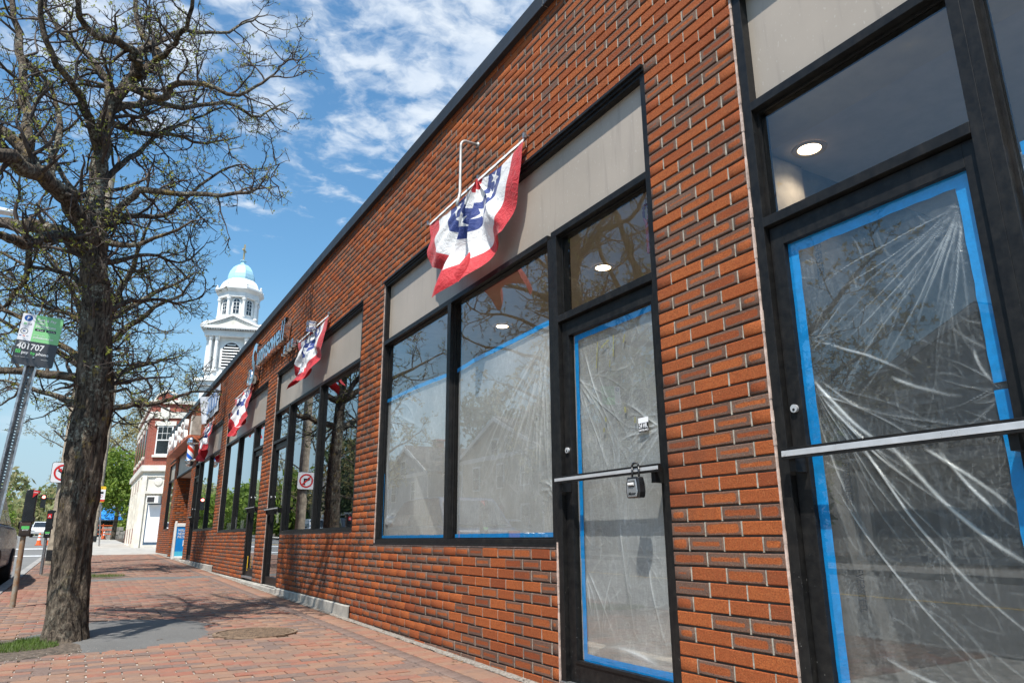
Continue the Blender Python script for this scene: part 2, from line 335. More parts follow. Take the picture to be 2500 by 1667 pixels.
def bunting_mat():
    m, t, b, o = newmat('bunting_fabric'); u = t.sep(t.attr('fan')); r = u[0]; s = u[1]; hem = u[2]
    WH = (.78, .78, .78); RD = (.52, .012, .022); BLU = (.010, .035, .20)
    def step(e): return t.ramp(r, e-.004, e+.004)
    c = t.mix(step(.11), RD, WH); c = t.mix(step(.25), c, BLU); c = t.mix(step(.53), c, WH); c = t.mix(step(.79), c, RD)
    # stars: polar star outline repeated round the blue band
    L = .60; k = t.m('MULTIPLY', s, 7./math.pi); lx = t.m('MULTIPLY', t.m('SUBTRACT', t.m('FRACT', k), .5), .39*math.pi/7); ly = t.m('SUBTRACT', r, .39)
    rho = t.m('SQRT', t.m('ADD', t.m('MULTIPLY', lx, lx), t.m('MULTIPLY', ly, ly)))
    a = t.m('ARCTAN2', lx, ly); sec = 2*math.pi/5
    a = t.m('ABSOLUTE', t.m('SUBTRACT', t.m('MODULO', t.m('ADD', a, sec*2.5), sec), sec/2))
    R1, R2 = .086, .034; s36, c36 = math.sin(sec/2), math.cos(sec/2)
    dd = t.m('ADD', t.m('MULTIPLY', t.m('MULTIPLY', rho, t.m('COSINE', a)), R2*s36), t.m('MULTIPLY', t.m('MULTIPLY', rho, t.m('SINE', a)), R1-R2*c36))
    star = t.ramp(dd, R1*R2*s36*1.06, R1*R2*s36*.94)
    c = t.mix(star, c, WH); c = t.mix(hem, c, WH)
    t.put(b.inputs['Base Color'], c); b.inputs['Roughness'].default_value = .62; b.inputs['Sheen Weight'].default_value = .2
    wv = t.noise(t.pos(), 15, 5, .62, 1.6); bump(t, b, wv, .75, .022)
    tr = t.new('ShaderNodeBsdfTranslucent'); t.put(tr.inputs[0], c); mx = t.new('ShaderNodeMixShader'); mx.inputs[0].default_value = .18
    t.l.new(b.outputs[0], mx.inputs[1]); t.l.new(tr.outputs[0], mx.inputs[2]); t.l.new(mx.outputs[0], o.inputs[0]); return m
M['bunting'] = bunting_mat()
def barber_mat():
    m, t, b, o = newmat('barber_stripes'); p = t.new('ShaderNodeTexCoord').outputs['Object']; q = t.sep(p)
    a = t.m('DIVIDE', t.m('ARCTAN2', q[1], q[0]), 2*math.pi)
    k = t.m('FRACT', t.m('ADD', t.m('MULTIPLY', q[2], 2.3), a))
    c = t.mix(t.ramp(k, .24, .26), (.75, .75, .78), (.02, .12, .55)); c = t.mix(t.ramp(k, .49, .51), c, (.75, .75, .78)); c = t.mix(t.ramp(k, .74, .76), c, (.70, .05, .02))
    t.put(b.inputs['Base Color'], c); b.inputs['Roughness'].default_value = .15; return m
M['barber'] = barber_mat()

# ------------------------------------------------------------------ mesh builder
class MB:
    def __init__(s): s.v = []; s.f = []; s.mi = []; s.mats = []; s.at = {}
    def mat(s, m):
        if m not in s.mats: s.mats.append(m)
        return s.mats.index(m)
    def add(s, vs, fs, m=None):
        o = len(s.v); s.v += [tuple(v) for v in vs]; k = s.mat(m) if m else 0
        for f in fs: s.f.append([i+o for i in f]); s.mi.append(k)
        return s
    def box(s, x0, x1, y0, y1, z0, z1, m=None, M4=None):
        vs = [(x, y, z) for z in (z0, z1) for y in (y0, y1) for x in (x0, x1)]
        if M4 is not None: vs = [M4 @ Vector(v) for v in vs]
        return s.add(vs, [(0, 2, 3, 1), (4, 5, 7, 6), (0, 1, 5, 4), (2, 6, 7, 3), (0, 4, 6, 2), (1, 3, 7, 5)], m)
    def cyl(s, p0, p1, r0, r1=None, n=12, m=None, cap=True):
        r1 = r0 if r1 is None else r1; p0 = Vector(p0); p1 = Vector(p1); d = (p1-p0).normalized()
        a = d.orthogonal().normalized(); b = d.cross(a)
        vs = [p0+(a*math.cos(t)+b*math.sin(t))*r0 for t in [2*math.pi*i/n for i in range(n)]]+[p1+(a*math.cos(t)+b*math.sin(t))*r1 for t in [2*math.pi*i/n for i in range(n)]]
        fs = [(i, (i+1) % n, n+(i+1) % n, n+i) for i in range(n)]
        if cap: fs += [tuple(range(n))[::-1], tuple(range(n, 2*n))]
        return s.add(vs, fs, m)
    def lathe(s, prof, c=(0, 0, 0), n=16, m=None, rot=0.):
        vs = []; k = len(prof)
        for i in range(n):
            t = 2*math.pi*i/n+rot
            for r, z in prof: vs.append((c[0]+r*math.cos(t), c[1]+r*math.sin(t), c[2]+z))
        fs = [(i*k+j, ((i+1) % n)*k+j, ((i+1) % n)*k+j+1, i*k+j+1) for i in range(n) for j in range(k-1)]
        return s.add(vs, fs, m)
    def prism(s, poly, axis, a, b, m=None, M4=None):
        # poly 2d extruded along axis from a to b; the other two axes keep their order
        def P(u, v, w_):
            q = {'x': (w_, u, v), 'y': (u, w_, v), 'z': (u, v, w_)}[axis]
            return M4 @ Vector(q) if M4 is not None else q
        n = len(poly); vs = [P(u, v, a) for u, v in poly]+[P(u, v, b) for u, v in poly]
        fs = [tuple(range(n))[::-1], tuple(range(n, 2*n))]+[(i, (i+1) % n, n+(i+1) % n, n+i) for i in range(n)]
        return s.add(vs, fs, m)
    def quad(s, a, b, c, d, m=None): return s.add([a, b, c, d], [(0, 1, 2, 3)], m)
    def mesh(s, name, smooth=False):
        me = bpy.data.meshes.new(name); me.from_pydata(s.v, [], s.f)
        for m in s.mats: me.materials.append(m)
        if len(s.mats) > 1: me.polygons.foreach_set('material_index', s.mi)
        for k, arr in s.at.items():
            at = me.attributes.new(k, 'FLOAT_VECTOR', 'POINT'); at.data.foreach_set('vector', np.asarray(arr, np.float32).ravel())
        if smooth: me.polygons.foreach_set('use_smooth', [True]*len(me.polygons))
        me.update(); return me
    def obj(s, name, parent=None, smooth=False, stuff=False, bevel=0):
        o = bpy.data.objects.new(name, s.mesh(name, smooth)); COL.objects.link(o)
        if parent: o.parent = parent
        if stuff: o['kind'] = 'stuff'
        if bevel:
            b = o.modifiers.new('bevel', 'BEVEL'); b.width = bevel; b.segments = 2; b.limit_method = 'ANGLE'
        return o
def npobj(name, v, f, m, parent=None, smooth=False, stuff=False, attrs=None):
    me = bpy.data.meshes.new(name); v = np.asarray(v, np.float32); f = np.asarray(f, np.int32); k = f.shape[1]
    me.vertices.add(len(v)); me.vertices.foreach_set('co', v.ravel()); me.loops.add(f.size); me.loops.foreach_set('vertex_index', f.ravel())
    me.polygons.add(len(f)); me.polygons.foreach_set('loop_start', np.arange(0, f.size, k, dtype=np.int32)); me.polygons.foreach_set('loop_total', np.full(len(f), k, np.int32))
    me.materials.append(m)
    for a, arr in (attrs or {}).items():
        at = me.attributes.new(a, 'FLOAT_VECTOR', 'POINT'); at.data.foreach_set('vector', np.asarray(arr, np.float32).ravel())
    if smooth: me.polygons.foreach_set('use_smooth', np.ones(len(f), bool))
    me.update(calc_edges=True); me.validate()
    o = bpy.data.objects.new(name, me); COL.objects.link(o)
    if parent: o.parent = parent
    if stuff: o['kind'] = 'stuff'
    return o
def thing(name, loc, label, cat, group=None):
    o = bpy.data.objects.new(name, None); COL.objects.link(o); o.empty_display_size = .2; o['label'] = label; o['category'] = cat
    if group: o['group'] = group
    return o
def tag(o, label, cat, group=None):
    o['label'] = label; o['category'] = cat
    if group: o['group'] = group
    return o
def struct(o): o['kind'] = 'structure'; return o
def text(name, body, size, ext, M4, m, parent=None, bold=False, align='CENTER', shear=0., sx=1.):
    cu = bpy.data.curves.new(name, 'FONT'); cu.body = body; cu.size = size; cu.extrude = ext; cu.align_x = align; cu.shear = shear
    cu.resolution_u = 3; cu.space_character = 1.0
    if bold: cu.offset = size*.018
    t = bpy.data.objects.new('tmp', cu); COL.objects.link(t); dg = bpy.context.evaluated_depsgraph_get(); dg.update()
    me = bpy.data.meshes.new_from_object(t.evaluated_get(dg)); bpy.data.objects.remove(t); bpy.data.curves.remove(cu)
    me.name = name; me.transform(Matrix.Diagonal((sx, 1, 1, 1))); me.transform(M4); me.materials.clear(); me.materials.append(m)
    o = bpy.data.objects.new(name, me); COL.objects.link(o)
    if parent: o.parent = parent
    return o
def frame4(o, ux, uy, uz):
    ux, uy, uz = Vector(ux), Vector(uy), Vector(uz)
    return Matrix(((ux.x, uy.x, uz.x, o[0]), (ux.y, uy.y, uz.y, o[1]), (ux.z, uy.z, uz.z, o[2]), (0, 0, 0, 1)))
def wall_text_frame(x, y, z): return frame4((x, y, z), (0, -1, 0), (0, 0, 1), (-1, 0, 0))     # reads along -y on the brick wall
def face_text_frame(x, y, z, tilt=0.): return frame4((x, y, z), (math.cos(tilt), 0, -math.sin(tilt)), (math.sin(tilt), 0, math.cos(tilt)), (0, -1, 0))   # faces -y

# ------------------------------------------------------------------ bricks
BH = .0575/2
def brick_geo(hl, hh, dep, flash, tone, shade, jit=0.):
    """front face centred on the origin, facing -n; local (u, v, n)"""
    c = .0035
    V = [(-hl+c, -hh+c, 0), (hl-c, -hh+c, 0), (hl-c, hh-c, 0), (-hl+c, hh-c, 0),
         (-hl, -hh, c), (hl, -hh, c), (hl, hh, c), (-hl, hh, c), (-hl, -hh, dep), (hl, -hh, dep), (hl, hh, dep), (-hl, hh, dep)]
    if jit: V = [(a+random.uniform(-jit, jit), b+random.uniform(-jit, jit), n) for a, b, n in V[:8]]+V[8:]
    Fs = [(0, 1, 2, 3)]+[(i, i+4, (i+1) % 4+4, (i+1) % 4) for i in range(4)]+[(i+4, i+8, (i+1) % 4+8, (i+1) % 4+4) for i in range(4)]
    bc = [(a, b, hl) for a, b, n in V]; bt = [(flash, tone, shade)]*12
    return V, Fs, bc, bt
class Field:
    """bricks of one surface: the largest in view become objects, the rest one joined mesh"""
    def __init__(s, o, u, v, n, m): s.o = Vector(o); s.u = Vector(u); s.v = Vector(v); s.n = Vector(n); s.items = []; s.m = m
    def add(s, cu, cv, hl, hh=BH, off=None):
        fl = random.choice((0, 0, 0, .35, .55, .75, 1.0)) if random.random() < .965 else 1.35
        s.items.append((cu, cv, hl, hh, fl, random.random()**1.4, random.random(), random.gauss(0, .0011) if off is None else off))
    def finish(s, parent, n_single, name='brick', field='brick_field', dep=.022, tilt=.0):
        def pt(it): return s.o+s.u*it[0]+s.v*it[1]
        ranked = []
        for i, it in enumerate(s.items):
            q = px(pt(it))
            if q and -20 < q[0] < 2520 and -20 < q[1] < 1690: ranked.append((q[2]/(it[2]+.02), i))
        ranked.sort(); single = set(i for _, i in ranked[:n_single]); cache = {}
        rot = Matrix((s.u, s.v, s.n)).transposed().to_4x4()
        vs = []; fs = []; bcs = []; bts = []
        for i, it in enumerate(s.items):
            cu, cv, hl, hh, fl, tn, sh, off = it
            if i in single:
                key = (round(hl, 2 if hl < .09 else 3), hh, round(fl, 1), round(tn*3)/3, random.randrange(3))
                if key not in cache:
                    V, Fs, bc, bt = brick_geo(hl, hh, dep, fl, tn, sh, .0006); mb = MB(); mb.add(V, Fs, s.m); mb.at = {'bc': bc, 'bt': bt}; cache[key] = mb.mesh(name)
                o = bpy.data.objects.new(name, cache[key]); COL.objects.link(o); o.parent = parent
                T = Matrix.Translation(pt(it)+s.n*off) @ rot @ Matrix.Rotation(random.gauss(0, .004+tilt*.3), 4, 'Z') @ Matrix.Rotation(random.gauss(0, .004+tilt), 4, 'X')
                o.matrix_world = T
            else:
                V, Fs, bc, bt = brick_geo(hl, hh, dep, fl, tn, sh, .0006); k = len(vs); c0 = pt(it)
                for a, b, n in V: p = c0+s.u*a+s.v*b+s.n*(n+off); vs.append((p.x, p.y, p.z))
                fs += [[j+k for j in f] for f in Fs]; bcs += bc; bts += bt
        if vs: npobj(field, vs, fs, s.m, parent, stuff=True, attrs={'bc': bcs, 'bt': bts})

def minus(iv, cut):
    out = []
    for a, b in iv:
        c, d = cut
        if d <= a or c >= b: out.append((a, b)); continue
        if c > a: out.append((a, c))
        if d < b: out.append((d, b))
    return [(a, b) for a, b in out if b-a > .012]

# ------------------------------------------------------------------ the brick storefront row
HEAD = 40*CO
BLD = thing('brick_storefront', (DW, 15, -.8), 'long one storey orange brick shop row with black framed windows along the sidewalk', 'building')
OPEN = [(-4, 2.055, -2, HEAD), (2.712, 3.735, -2, HEAD), (3.73, 6.96, -CO, HEAD), (7.66, 10.97, CO, HEAD), (10.96, 11.97, -2, HEAD),
        (12.68, 13.58, -2, HEAD), (13.57, 16.70, 2*CO, HEAD), (17.42, 20.72, 3*CO, HEAD), (20.70, 21.60, -2, HEAD),
        (22.40, 26.30, -2, HEAD), (27.10, 28.90, 4.6*CO, HEAD-1.9*CO)]
def base_z(y):
    if y < 7.59: return zg(y)+.0
    if y < 16.83: return -10*CO
    if y < 24: return -8*CO
    return -7*CO
wallF = Field((DW, 0, 0), (0, 1, 0), (0, 0, 1), (1, 0, 0), M['brick'])
bed = MB(); head = MB()
YE = 30.8; ZTOP = 57.3*CO
k0 = -14
for k in range(k0, 58):
    z0 = k*CO; zc = z0+CO/2; z1 = z0+CO
    if z0 > ZTOP-.01: break
    iv = [(1.0, YE)]
    for a, b, c, d in OPEN:
        if zc > c+.004 and zc < d-.004: iv = minus(iv, (a, b))
    for a, b in ((0, 7.59), (7.59, 16.83), (16.83, 24), (24, 31)):
        bz = base_z((a+b)/2) if a > 0 else None
        if bz is None:
            if zc < -.93: iv = minus(iv, (a, b))
        elif zc < bz: iv = minus(iv, (a, b))
    off = 0 if k % 2 == 0 else BL/2
    for a, b in iv:
        bed.quad((DW+.010, a, z0), (DW+.010, b, z0), (DW+.010, b, z1), (DW+.010, a, z1), M['mortar_bed'])
        js = [a]; n = math.ceil((a-2.055-off)/BL)
        while True:
            y = 2.055+off+n*BL; n += 1
            if y >= b-.035: break
            if y > a+.035: js.append(y)
        js.append(b)
        for i in range(len(js)-1):
            ya, yb = js[i], js[i+1]
            g0 = .0045 if i else .0; g1 = .0045 if i < len(js)-2 else .0
            wallF.add((ya+yb)/2+(g0-g1)/2, zc, (yb-ya-g0-g1)/2)
            if i: head.box(DW+.0045, DW+.012, ya-.0048, ya+.0048, z0, z1-.003, M['mortar_head'])
for it in range(len(wallF.items)):       # a few chipped bright bricks low on the wall by the window
    cu, cv, hl, hh, fl, tn, sh, off = wallF.items[it]
    if 4.4 < cu < 6.6 and abs(cv+.565) < .06 and random.random() < .16: wallF.items[it] = (cu, cv, hl, hh, 0, -.6, sh, .001)
wallF.finish(BLD, 300)
bed.obj('mortar_bed', BLD, stuff=True); head.obj('mortar_joints', BLD, stuff=True)
# recess return wall (faces the camera) and its far side
rf = Field((DW, 26.30, 0), (1, 0, 0), (0, 0, 1), (0, 1, 0), M['brick']); rb = MB()
for k in range(-9, 30):
    z0 = k*CO; off = 0 if k % 2 else BL/2; x = -off
    rb.quad((DW, 26.31, z0), (DW+1.7, 26.31, z0), (DW+1.7, 26.31, z0+CO), (DW, 26.31, z0+CO), M['mortar_bed'])
    while x < 1.7:
        a = max(0, x); b = min(1.7, x+BL-.009)
        if b-a > .03: rf.add((a+b)/2, z0+CO/2, (b-a)/2)
        x += BL
rf.finish(BLD, 0, field='brick_return'); rb.obj('return_mortar', BLD, stuff=True)
sd = MB()
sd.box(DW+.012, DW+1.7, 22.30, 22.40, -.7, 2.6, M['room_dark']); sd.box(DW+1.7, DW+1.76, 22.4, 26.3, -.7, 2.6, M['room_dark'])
sd.obj('recess_wall', BLD)
sf = MB(); sf.box(DW+.02, DW+1.7, 22.4, 26.3, 1.97, 2.03, M['room_wall']); sf.obj('soffit', BLD)
fp = MB(); fp.box(DW+.03, DW+.06, 22.4, 26.3, 2.0, HEAD-.06, M['panel']); fp.obj('fascia_panel', BLD)
fb = MB(); fb.box(DW+.005, DW+.08, 22.4, 26.3, 1.945, 1.995, M['black']); fb.box(DW+.005, DW+.08, 22.4, 26.3, HEAD-.06, HEAD, M['black']); fb.obj('fascia_frame', BLD)
# coping lengths with seams
seams = [-2, .7, 3.69, 6.70, 9.70, 12.7, 15.7, 18.7, 21.7, 24.7, 27.7, YE+.08]
for a, b in zip(seams, seams[1:]):
    c = MB(); c.box(DW-.045, DW+.35, a+.004, b-.004, 3.785, 3.925, M['coping']); c.box(DW-.052, DW-.04, a+.004, b-.004, 3.780, 3.797, M['coping'])
    c.obj('coping', BLD, bevel=.004)
cs = MB()
for s_ in seams[1:-1]: cs.box(DW-.041, DW+.3, s_-.005, s_+.005, 3.79, 3.92, M['steel'])
cs.obj('coping_joint', BLD)
rfm = MB(); rfm.box(DW+.1, DW+9.5, -4, YE, 3.45, 3.6, M['shingle']); rfm.box(DW+.02, DW+9.5, YE-.02, YE+.0, -.6, 3.78, M['room_dark']); rfm.obj('roof', BLD)
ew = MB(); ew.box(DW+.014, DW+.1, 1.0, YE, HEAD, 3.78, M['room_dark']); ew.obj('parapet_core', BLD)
# concrete foundation under the brick further along, in cast lengths
for a, b in ((7.59, 10.9), (10.9, 12.3), (12.3, 14.6), (14.6, 16.83), (16.83, 19.5), (19.5, 22.4), (26.3, 30.8)):
    f = MB(); t_ = base_z((a+b)/2); nn = max(4, int((b-a)/.18)); vs = []; fs = []
    for i in range(nn+1):
        y = a+.004+(b-a-.008)*i/nn; e = random.uniform(-.006, .004); zt = t_-.002+random.uniform(-.004, .0)
        vs += [(DW-.012+e, y, zg(y)-.03), (DW-.010+e*.5, y, zt-.012), (DW+.002, y, zt), (DW+.10, y, zt)]
    for i in range(nn):
        for j in range(3): fs.append((i*4+j, (i+1)*4+j, (i+1)*4+j+1, i*4+j+1))
    f.add(vs, fs, M['concrete']); f.obj('foundation', BLD)

# ------------------------------------------------------------------ storefront frames, doors, panes
XF, XB, XG = DW+.008, DW+.125, DW+.060
def bars(mb, vert, horz, m=None):
    for a, b, z0, z1 in vert: mb.box(XF, XB, a, b, z0, z1, m or M['black'])
    for a, b, z0, z1 in horz: mb.box(XF-.001, XB-.002, a, b, z0, z1, m or M['black'])
def pane(parent, a, b, z0, z1, name='pane'):
    p = MB(); p.quad((XG, a, z0), (XG, a, z1), (XG, b, z1), (XG, b, z0), M['glass']); return p.obj(name, parent)
def beads(mb, a, b, z0, z1, w_=.012):
    for x0, x1 in ((XG-.016, XG-.002), (XG+.002, XG+.016)):
        mb.box(x0, x1, a, a+w_, z0, z1, M['black']); mb.box(x0, x1, b-w_, b, z0, z1, M['black'])
        mb.box(x0, x1, a+w_, b-w_, z0, z0+w_, M['black']); mb.box(x0, x1, a+w_, b-w_, z1-w_, z1, M['black'])
def head_bar(mb, a, b):
    mb.box(XF-.030, XB, a, b, HEAD-.022, HEAD-.001, M['black']); mb.box(XF-.014, XB, a, b, HEAD-.042, HEAD-.022, M['black']); mb.box(XF, XB, a, b, HEAD-.062, HEAD-.042, M['black'])
def window(y0, y1, sill, mull, join=None, label=None):
    """one shop window: frame, mullions, transom, panes below the transom and spandrel panels above"""
    f = MB(); head_bar(f, y0, y1)
    p0, p1 = y0+.045, y1-.045
    if join and join[0] < y0: p0 = join[0]+.045
    if join and join[1] > y1: p1 = join[1]-.045
    vs = [(y0, y0+.045, sill+.044, HEAD-.062 if p0 > y0 else 1.952), (y1-.045, y1, sill+.044, HEAD-.062 if p1 < y1 else 1.952)]
    bars(f, vs, [(y0+.045, y1-.045, 1.952, 1.996), (y0, y1, sill, sill+.044)])
    f.box(XF-.012, XF, y0, y1, sill-.004, sill+.010, M['black'])
    o = f.obj('shop_window', BLD, bevel=.0015); o['label'] = label
    edges = [y0+.045]
    for a, b in mull:
        mm = MB(); mm.box(XF, XB-.003, a, b, sill+.044, 1.952, M['black']); mm.box(XG-.03, XG+.03, b, b+.028, sill+.044, 1.952, M['black']); mm.obj('mullion', o, bevel=.0015); edges += [a, b+.028]
    edges.append(y1-.045)
    for a, b in zip(edges[::2], edges[1::2]):
        pane(o, a, b, sill+.044, 1.952); g = MB(); beads(g, a, b, sill+.044, 1.952); g.obj('glazing_bead', o)
    n = max(1, round((p1-p0)/2.1))
    for i in range(n):
        a = p0+(p1-p0)*i/n; b = p0+(p1-p0)*(i+1)/n
        p = MB(); p.box(XG-.004, XG+.012, a+.0015, b-.0015, 1.996, HEAD-.062, M['panel']); p.obj('spandrel_panel', o)
    return o
def door(y0, y1, thr, barb, hinge_far, label, cut=None, handle=True, push=(.30, .345)):
    """frame, transom pane over the leaf, leaf with stiles and rails, pane, push bar, lock"""
    f = MB(); head_bar(f, y0, y1)
    bars(f, [(y0, y0+.045, thr-.06, 1.952 if cut == 'lo' else HEAD-.062), (y1-.06, y1, thr-.06, 1.952 if cut == 'hi' else HEAD-.062)], [(y0 if cut == 'lo' else y0+.045, y1 if cut == 'hi' else y1-.06, 1.952, 1.996), (y0+.045, y1-.06, barb, barb+.045)])
    f.box(DW-.01, XB, y0+.02, y1-.02, thr-.035, thr-.004, M['steel'])
    o = f.obj('shop_door', BLD, bevel=.0015); o['label'] = label
    a, b = y0+.045, y1-.06
    if not cut: p = MB(); p.box(XG-.004, XG+.012, a, b, 1.996, HEAD-.062, M['panel']); p.obj('spandrel_panel', o)
    pane(o, a, b, barb+.045, 1.952, 'transom_pane'); g = MB(); beads(g, a, b, barb+.045, 1.952); g.obj('glazing_bead', o)
    lf = MB(); x0, x1 = DW+.036, DW+.082; a += .006; b -= .006; top = barb-.006
    lf.box(x0, x1, a, a+.045, thr, top, M['black']); lf.box(x0, x1, b-.068, b, thr, top, M['black'])
    lf.box(x0, x1, a+.045, b-.068, top-.095, top, M['black']); lf.box(x0, x1, a+.045, b-.068, thr, thr+.115, M['black']); lf.box(x0-.006, x0, a+.04, b-.06, thr+.10, thr+.118, M['black'])
    lf.obj('door_leaf', o, bevel=.0015)
    pane(o, a+.045, b-.068, thr+.115, top-.095)
    if handle:
        hb = MB(); X = DW-.045
        hb.box(X-.011, X+.011, y0+.01, b-.012, push[0], push[1], M['black']); hb.box(X-.0125, X-.0105, y0+.012, b-.014, push[0]+.011, push[1]-.011, M['silver'])
        hb.box(X+.011, x0, b-.06, b-.03, push[0]-.05, push[1]-.01, M['black']); hb.box(X+.011, x0, a+.01, a+.04, push[0]-.05, push[1]-.01, M['black'])
        hb.obj('push_bar', o, bevel=.001)
    lk = MB(); lk.cyl((x0-.012, b-.034, .515+thr+.79), (x0, b-.034, .515+thr+.79), .017, .017, 20, M['silver']); lk.cyl((x0-.0135, b-.034, .510+thr+.79), (x0-.012, b-.034, .510+thr+.79), .006, .006, 12, M['black']); lk.obj('lock_cylinder', o)
    return o
THR = -.79
door(1.045, 2.055, THR, 1.350, True, 'nearest door, its glass covered by clear plastic edged in blue tape')
window(-2.6, 1.045, -.25, [(-1.0, -.94)], label='window at the right edge with blue taped plastic')
door(2.712, 3.732, THR, 1.343, True, 'door between two brick piers with plastic, sticker and key box', 'hi', push=(.312, .352))
window(3.732, 6.96, -.055, [(5.30, 5.365)], (2.712, 6.96), label='wide window with pale plastic hung from slanting blue tape')
window(7.66, 10.97, .067, [(9.28, 9.34)], (7.66, 11.985), label='dark window reflecting blue sky and a tree trunk')
door(10.97, 11.97, -.67, 1.467, True, 'black glass door under the metal script lettering', 'lo', push=(.42, .455))
door(12.68, 13.575, -.60, 1.52, False, 'black glass door beside the third window, with yellow strip', 'hi', push=(.50, .53))
window(13.575, 16.70, .133, [(15.1, 15.17)], (12.68, 16.70), label='third shop window with papers along its sill')
window(17.42, 20.72, .2, [(19.0, 19.07)], (17.42, 21.615), label='fourth shop window under the rear bunting')
door(20.72, 21.60, -.52, 1.60, True, 'black door in shade beside the barber pole', 'lo', push=(.55, .58))
window(27.10, 28.90, 4.6*CO, [], label='narrow window in the end pier of the brick row')
# sealant beads
sl_ = MB()
for y, z0, z1 in ((2.052, -.88, HEAD), (3.728, -.88, -.06), (6.956, -.06, HEAD), (11.966, -.66, HEAD), (16.70, .13, HEAD)):
    zz = z0
    while zz < z1:
        e = random.uniform(-.0015, .002); sl_.box(DW+.001+e, DW+.010, y-.007+e, y+.004, zz, zz+.05, M['sealant']); zz += .05
for a, b, z in ((3.75, 6.96, -.062), (7.66, 10.95, .061)):
    y = a
    while y < b: sl_.box(DW+.0, DW+.010, y, min(b, y+.06), z-.004+random.uniform(-.001, .001), z+.006, M['sealant']); y += .06
sl_.obj('sealant', BLD, stuff=True)
# doorstep slabs
for a, b, z in ((10.95, 13.6, -.66), (20.6, 21.7, -.53)):
    s_ = MB(); s_.box(DW-.03, DW+.14, a, b, zg(a)-.05, z-.03, M['concrete']); s_.obj('doorstep', BLD, bevel=.008)
st = MB(); st.box(DW+.0, DW+.14, 2.72, 3.72, -.93, -.826, M['concrete']); st.box(DW+.0, DW+.14, .9, 2.05, -.96, -.83, M['concrete']); st.obj('doorstep', BLD, bevel=.004)

# rooms behind the glass
def room(y0, y1, zc, wall, ceil, floor, back=6.0):
    r = MB(); X0, X1 = DW+.13, DW+back
    r.quad((X0, y1, -.9), (X1, y1, -.9), (X1, y1, zc), (X0, y1, zc), wall); r.quad((X0, y0, -.9), (X1, y0, -.9), (X1, y0, zc), (X0, y0, zc), wall)
    r.quad((X1, y0, -.9), (X1, y1, -.9), (X1, y1, zc), (X1, y0, zc), wall); r.obj('room_wall', BLD)
    c = MB(); c.box(X0, X1, y0, y1, zc, zc+.03, ceil); c.obj('room_ceiling', BLD)
    f = MB(); f.quad((X0-.02, y0, -.82), (X1, y0, -.82), (X1, y1, -.82), (X0-.02, y1, -.82), floor); f.obj('room_floor', BLD)
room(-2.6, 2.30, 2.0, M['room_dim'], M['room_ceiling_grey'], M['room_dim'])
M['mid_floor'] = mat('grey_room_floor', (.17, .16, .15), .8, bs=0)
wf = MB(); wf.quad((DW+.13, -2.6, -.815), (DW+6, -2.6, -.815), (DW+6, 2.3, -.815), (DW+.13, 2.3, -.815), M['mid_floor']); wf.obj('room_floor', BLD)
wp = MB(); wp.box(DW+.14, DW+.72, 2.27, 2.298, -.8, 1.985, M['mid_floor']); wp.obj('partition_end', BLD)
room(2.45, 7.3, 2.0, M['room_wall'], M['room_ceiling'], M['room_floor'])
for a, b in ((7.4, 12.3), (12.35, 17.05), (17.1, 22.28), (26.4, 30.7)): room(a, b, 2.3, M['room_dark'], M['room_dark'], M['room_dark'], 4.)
lt = MB(); lt.box(DW+.13, DW+.42, -2.6, 2.30, 1.975, 1.998, M['room_ceiling']); lt.obj('ceiling_band', BLD)
for x, y in ((3.20, 4.07), (3.30, 5.82), (3.10, 2.15-.02), (3.2, .2)):
    d = MB(); d.lathe([(.060, 0), (.062, -.004), (.088, -.006), (.090, -.001), (.09, 0)], (x, y, 1.994), 28, M['lamp_trim']); o = d.obj('downlight', BLD)
    e = MB(); e.lathe([(.0005, -.002), (.058, -.002)], (x, y, 1.994), 24, M['lamp']); e.obj('lamp_disc', o)
    ll = bpy.data.lights.new('downlight_beam', 'SPOT'); ll.energy = 42 if y > 3 else 12; ll.color = (1, .80, .56); ll.spot_size = R(130); ll.spot_blend = .7; ll.shadow_soft_size = .05
    lo = bpy.data.objects.new('downlight_beam', ll); COL.objects.link(lo); lo.location = (x, y, 1.96); lo.parent = o

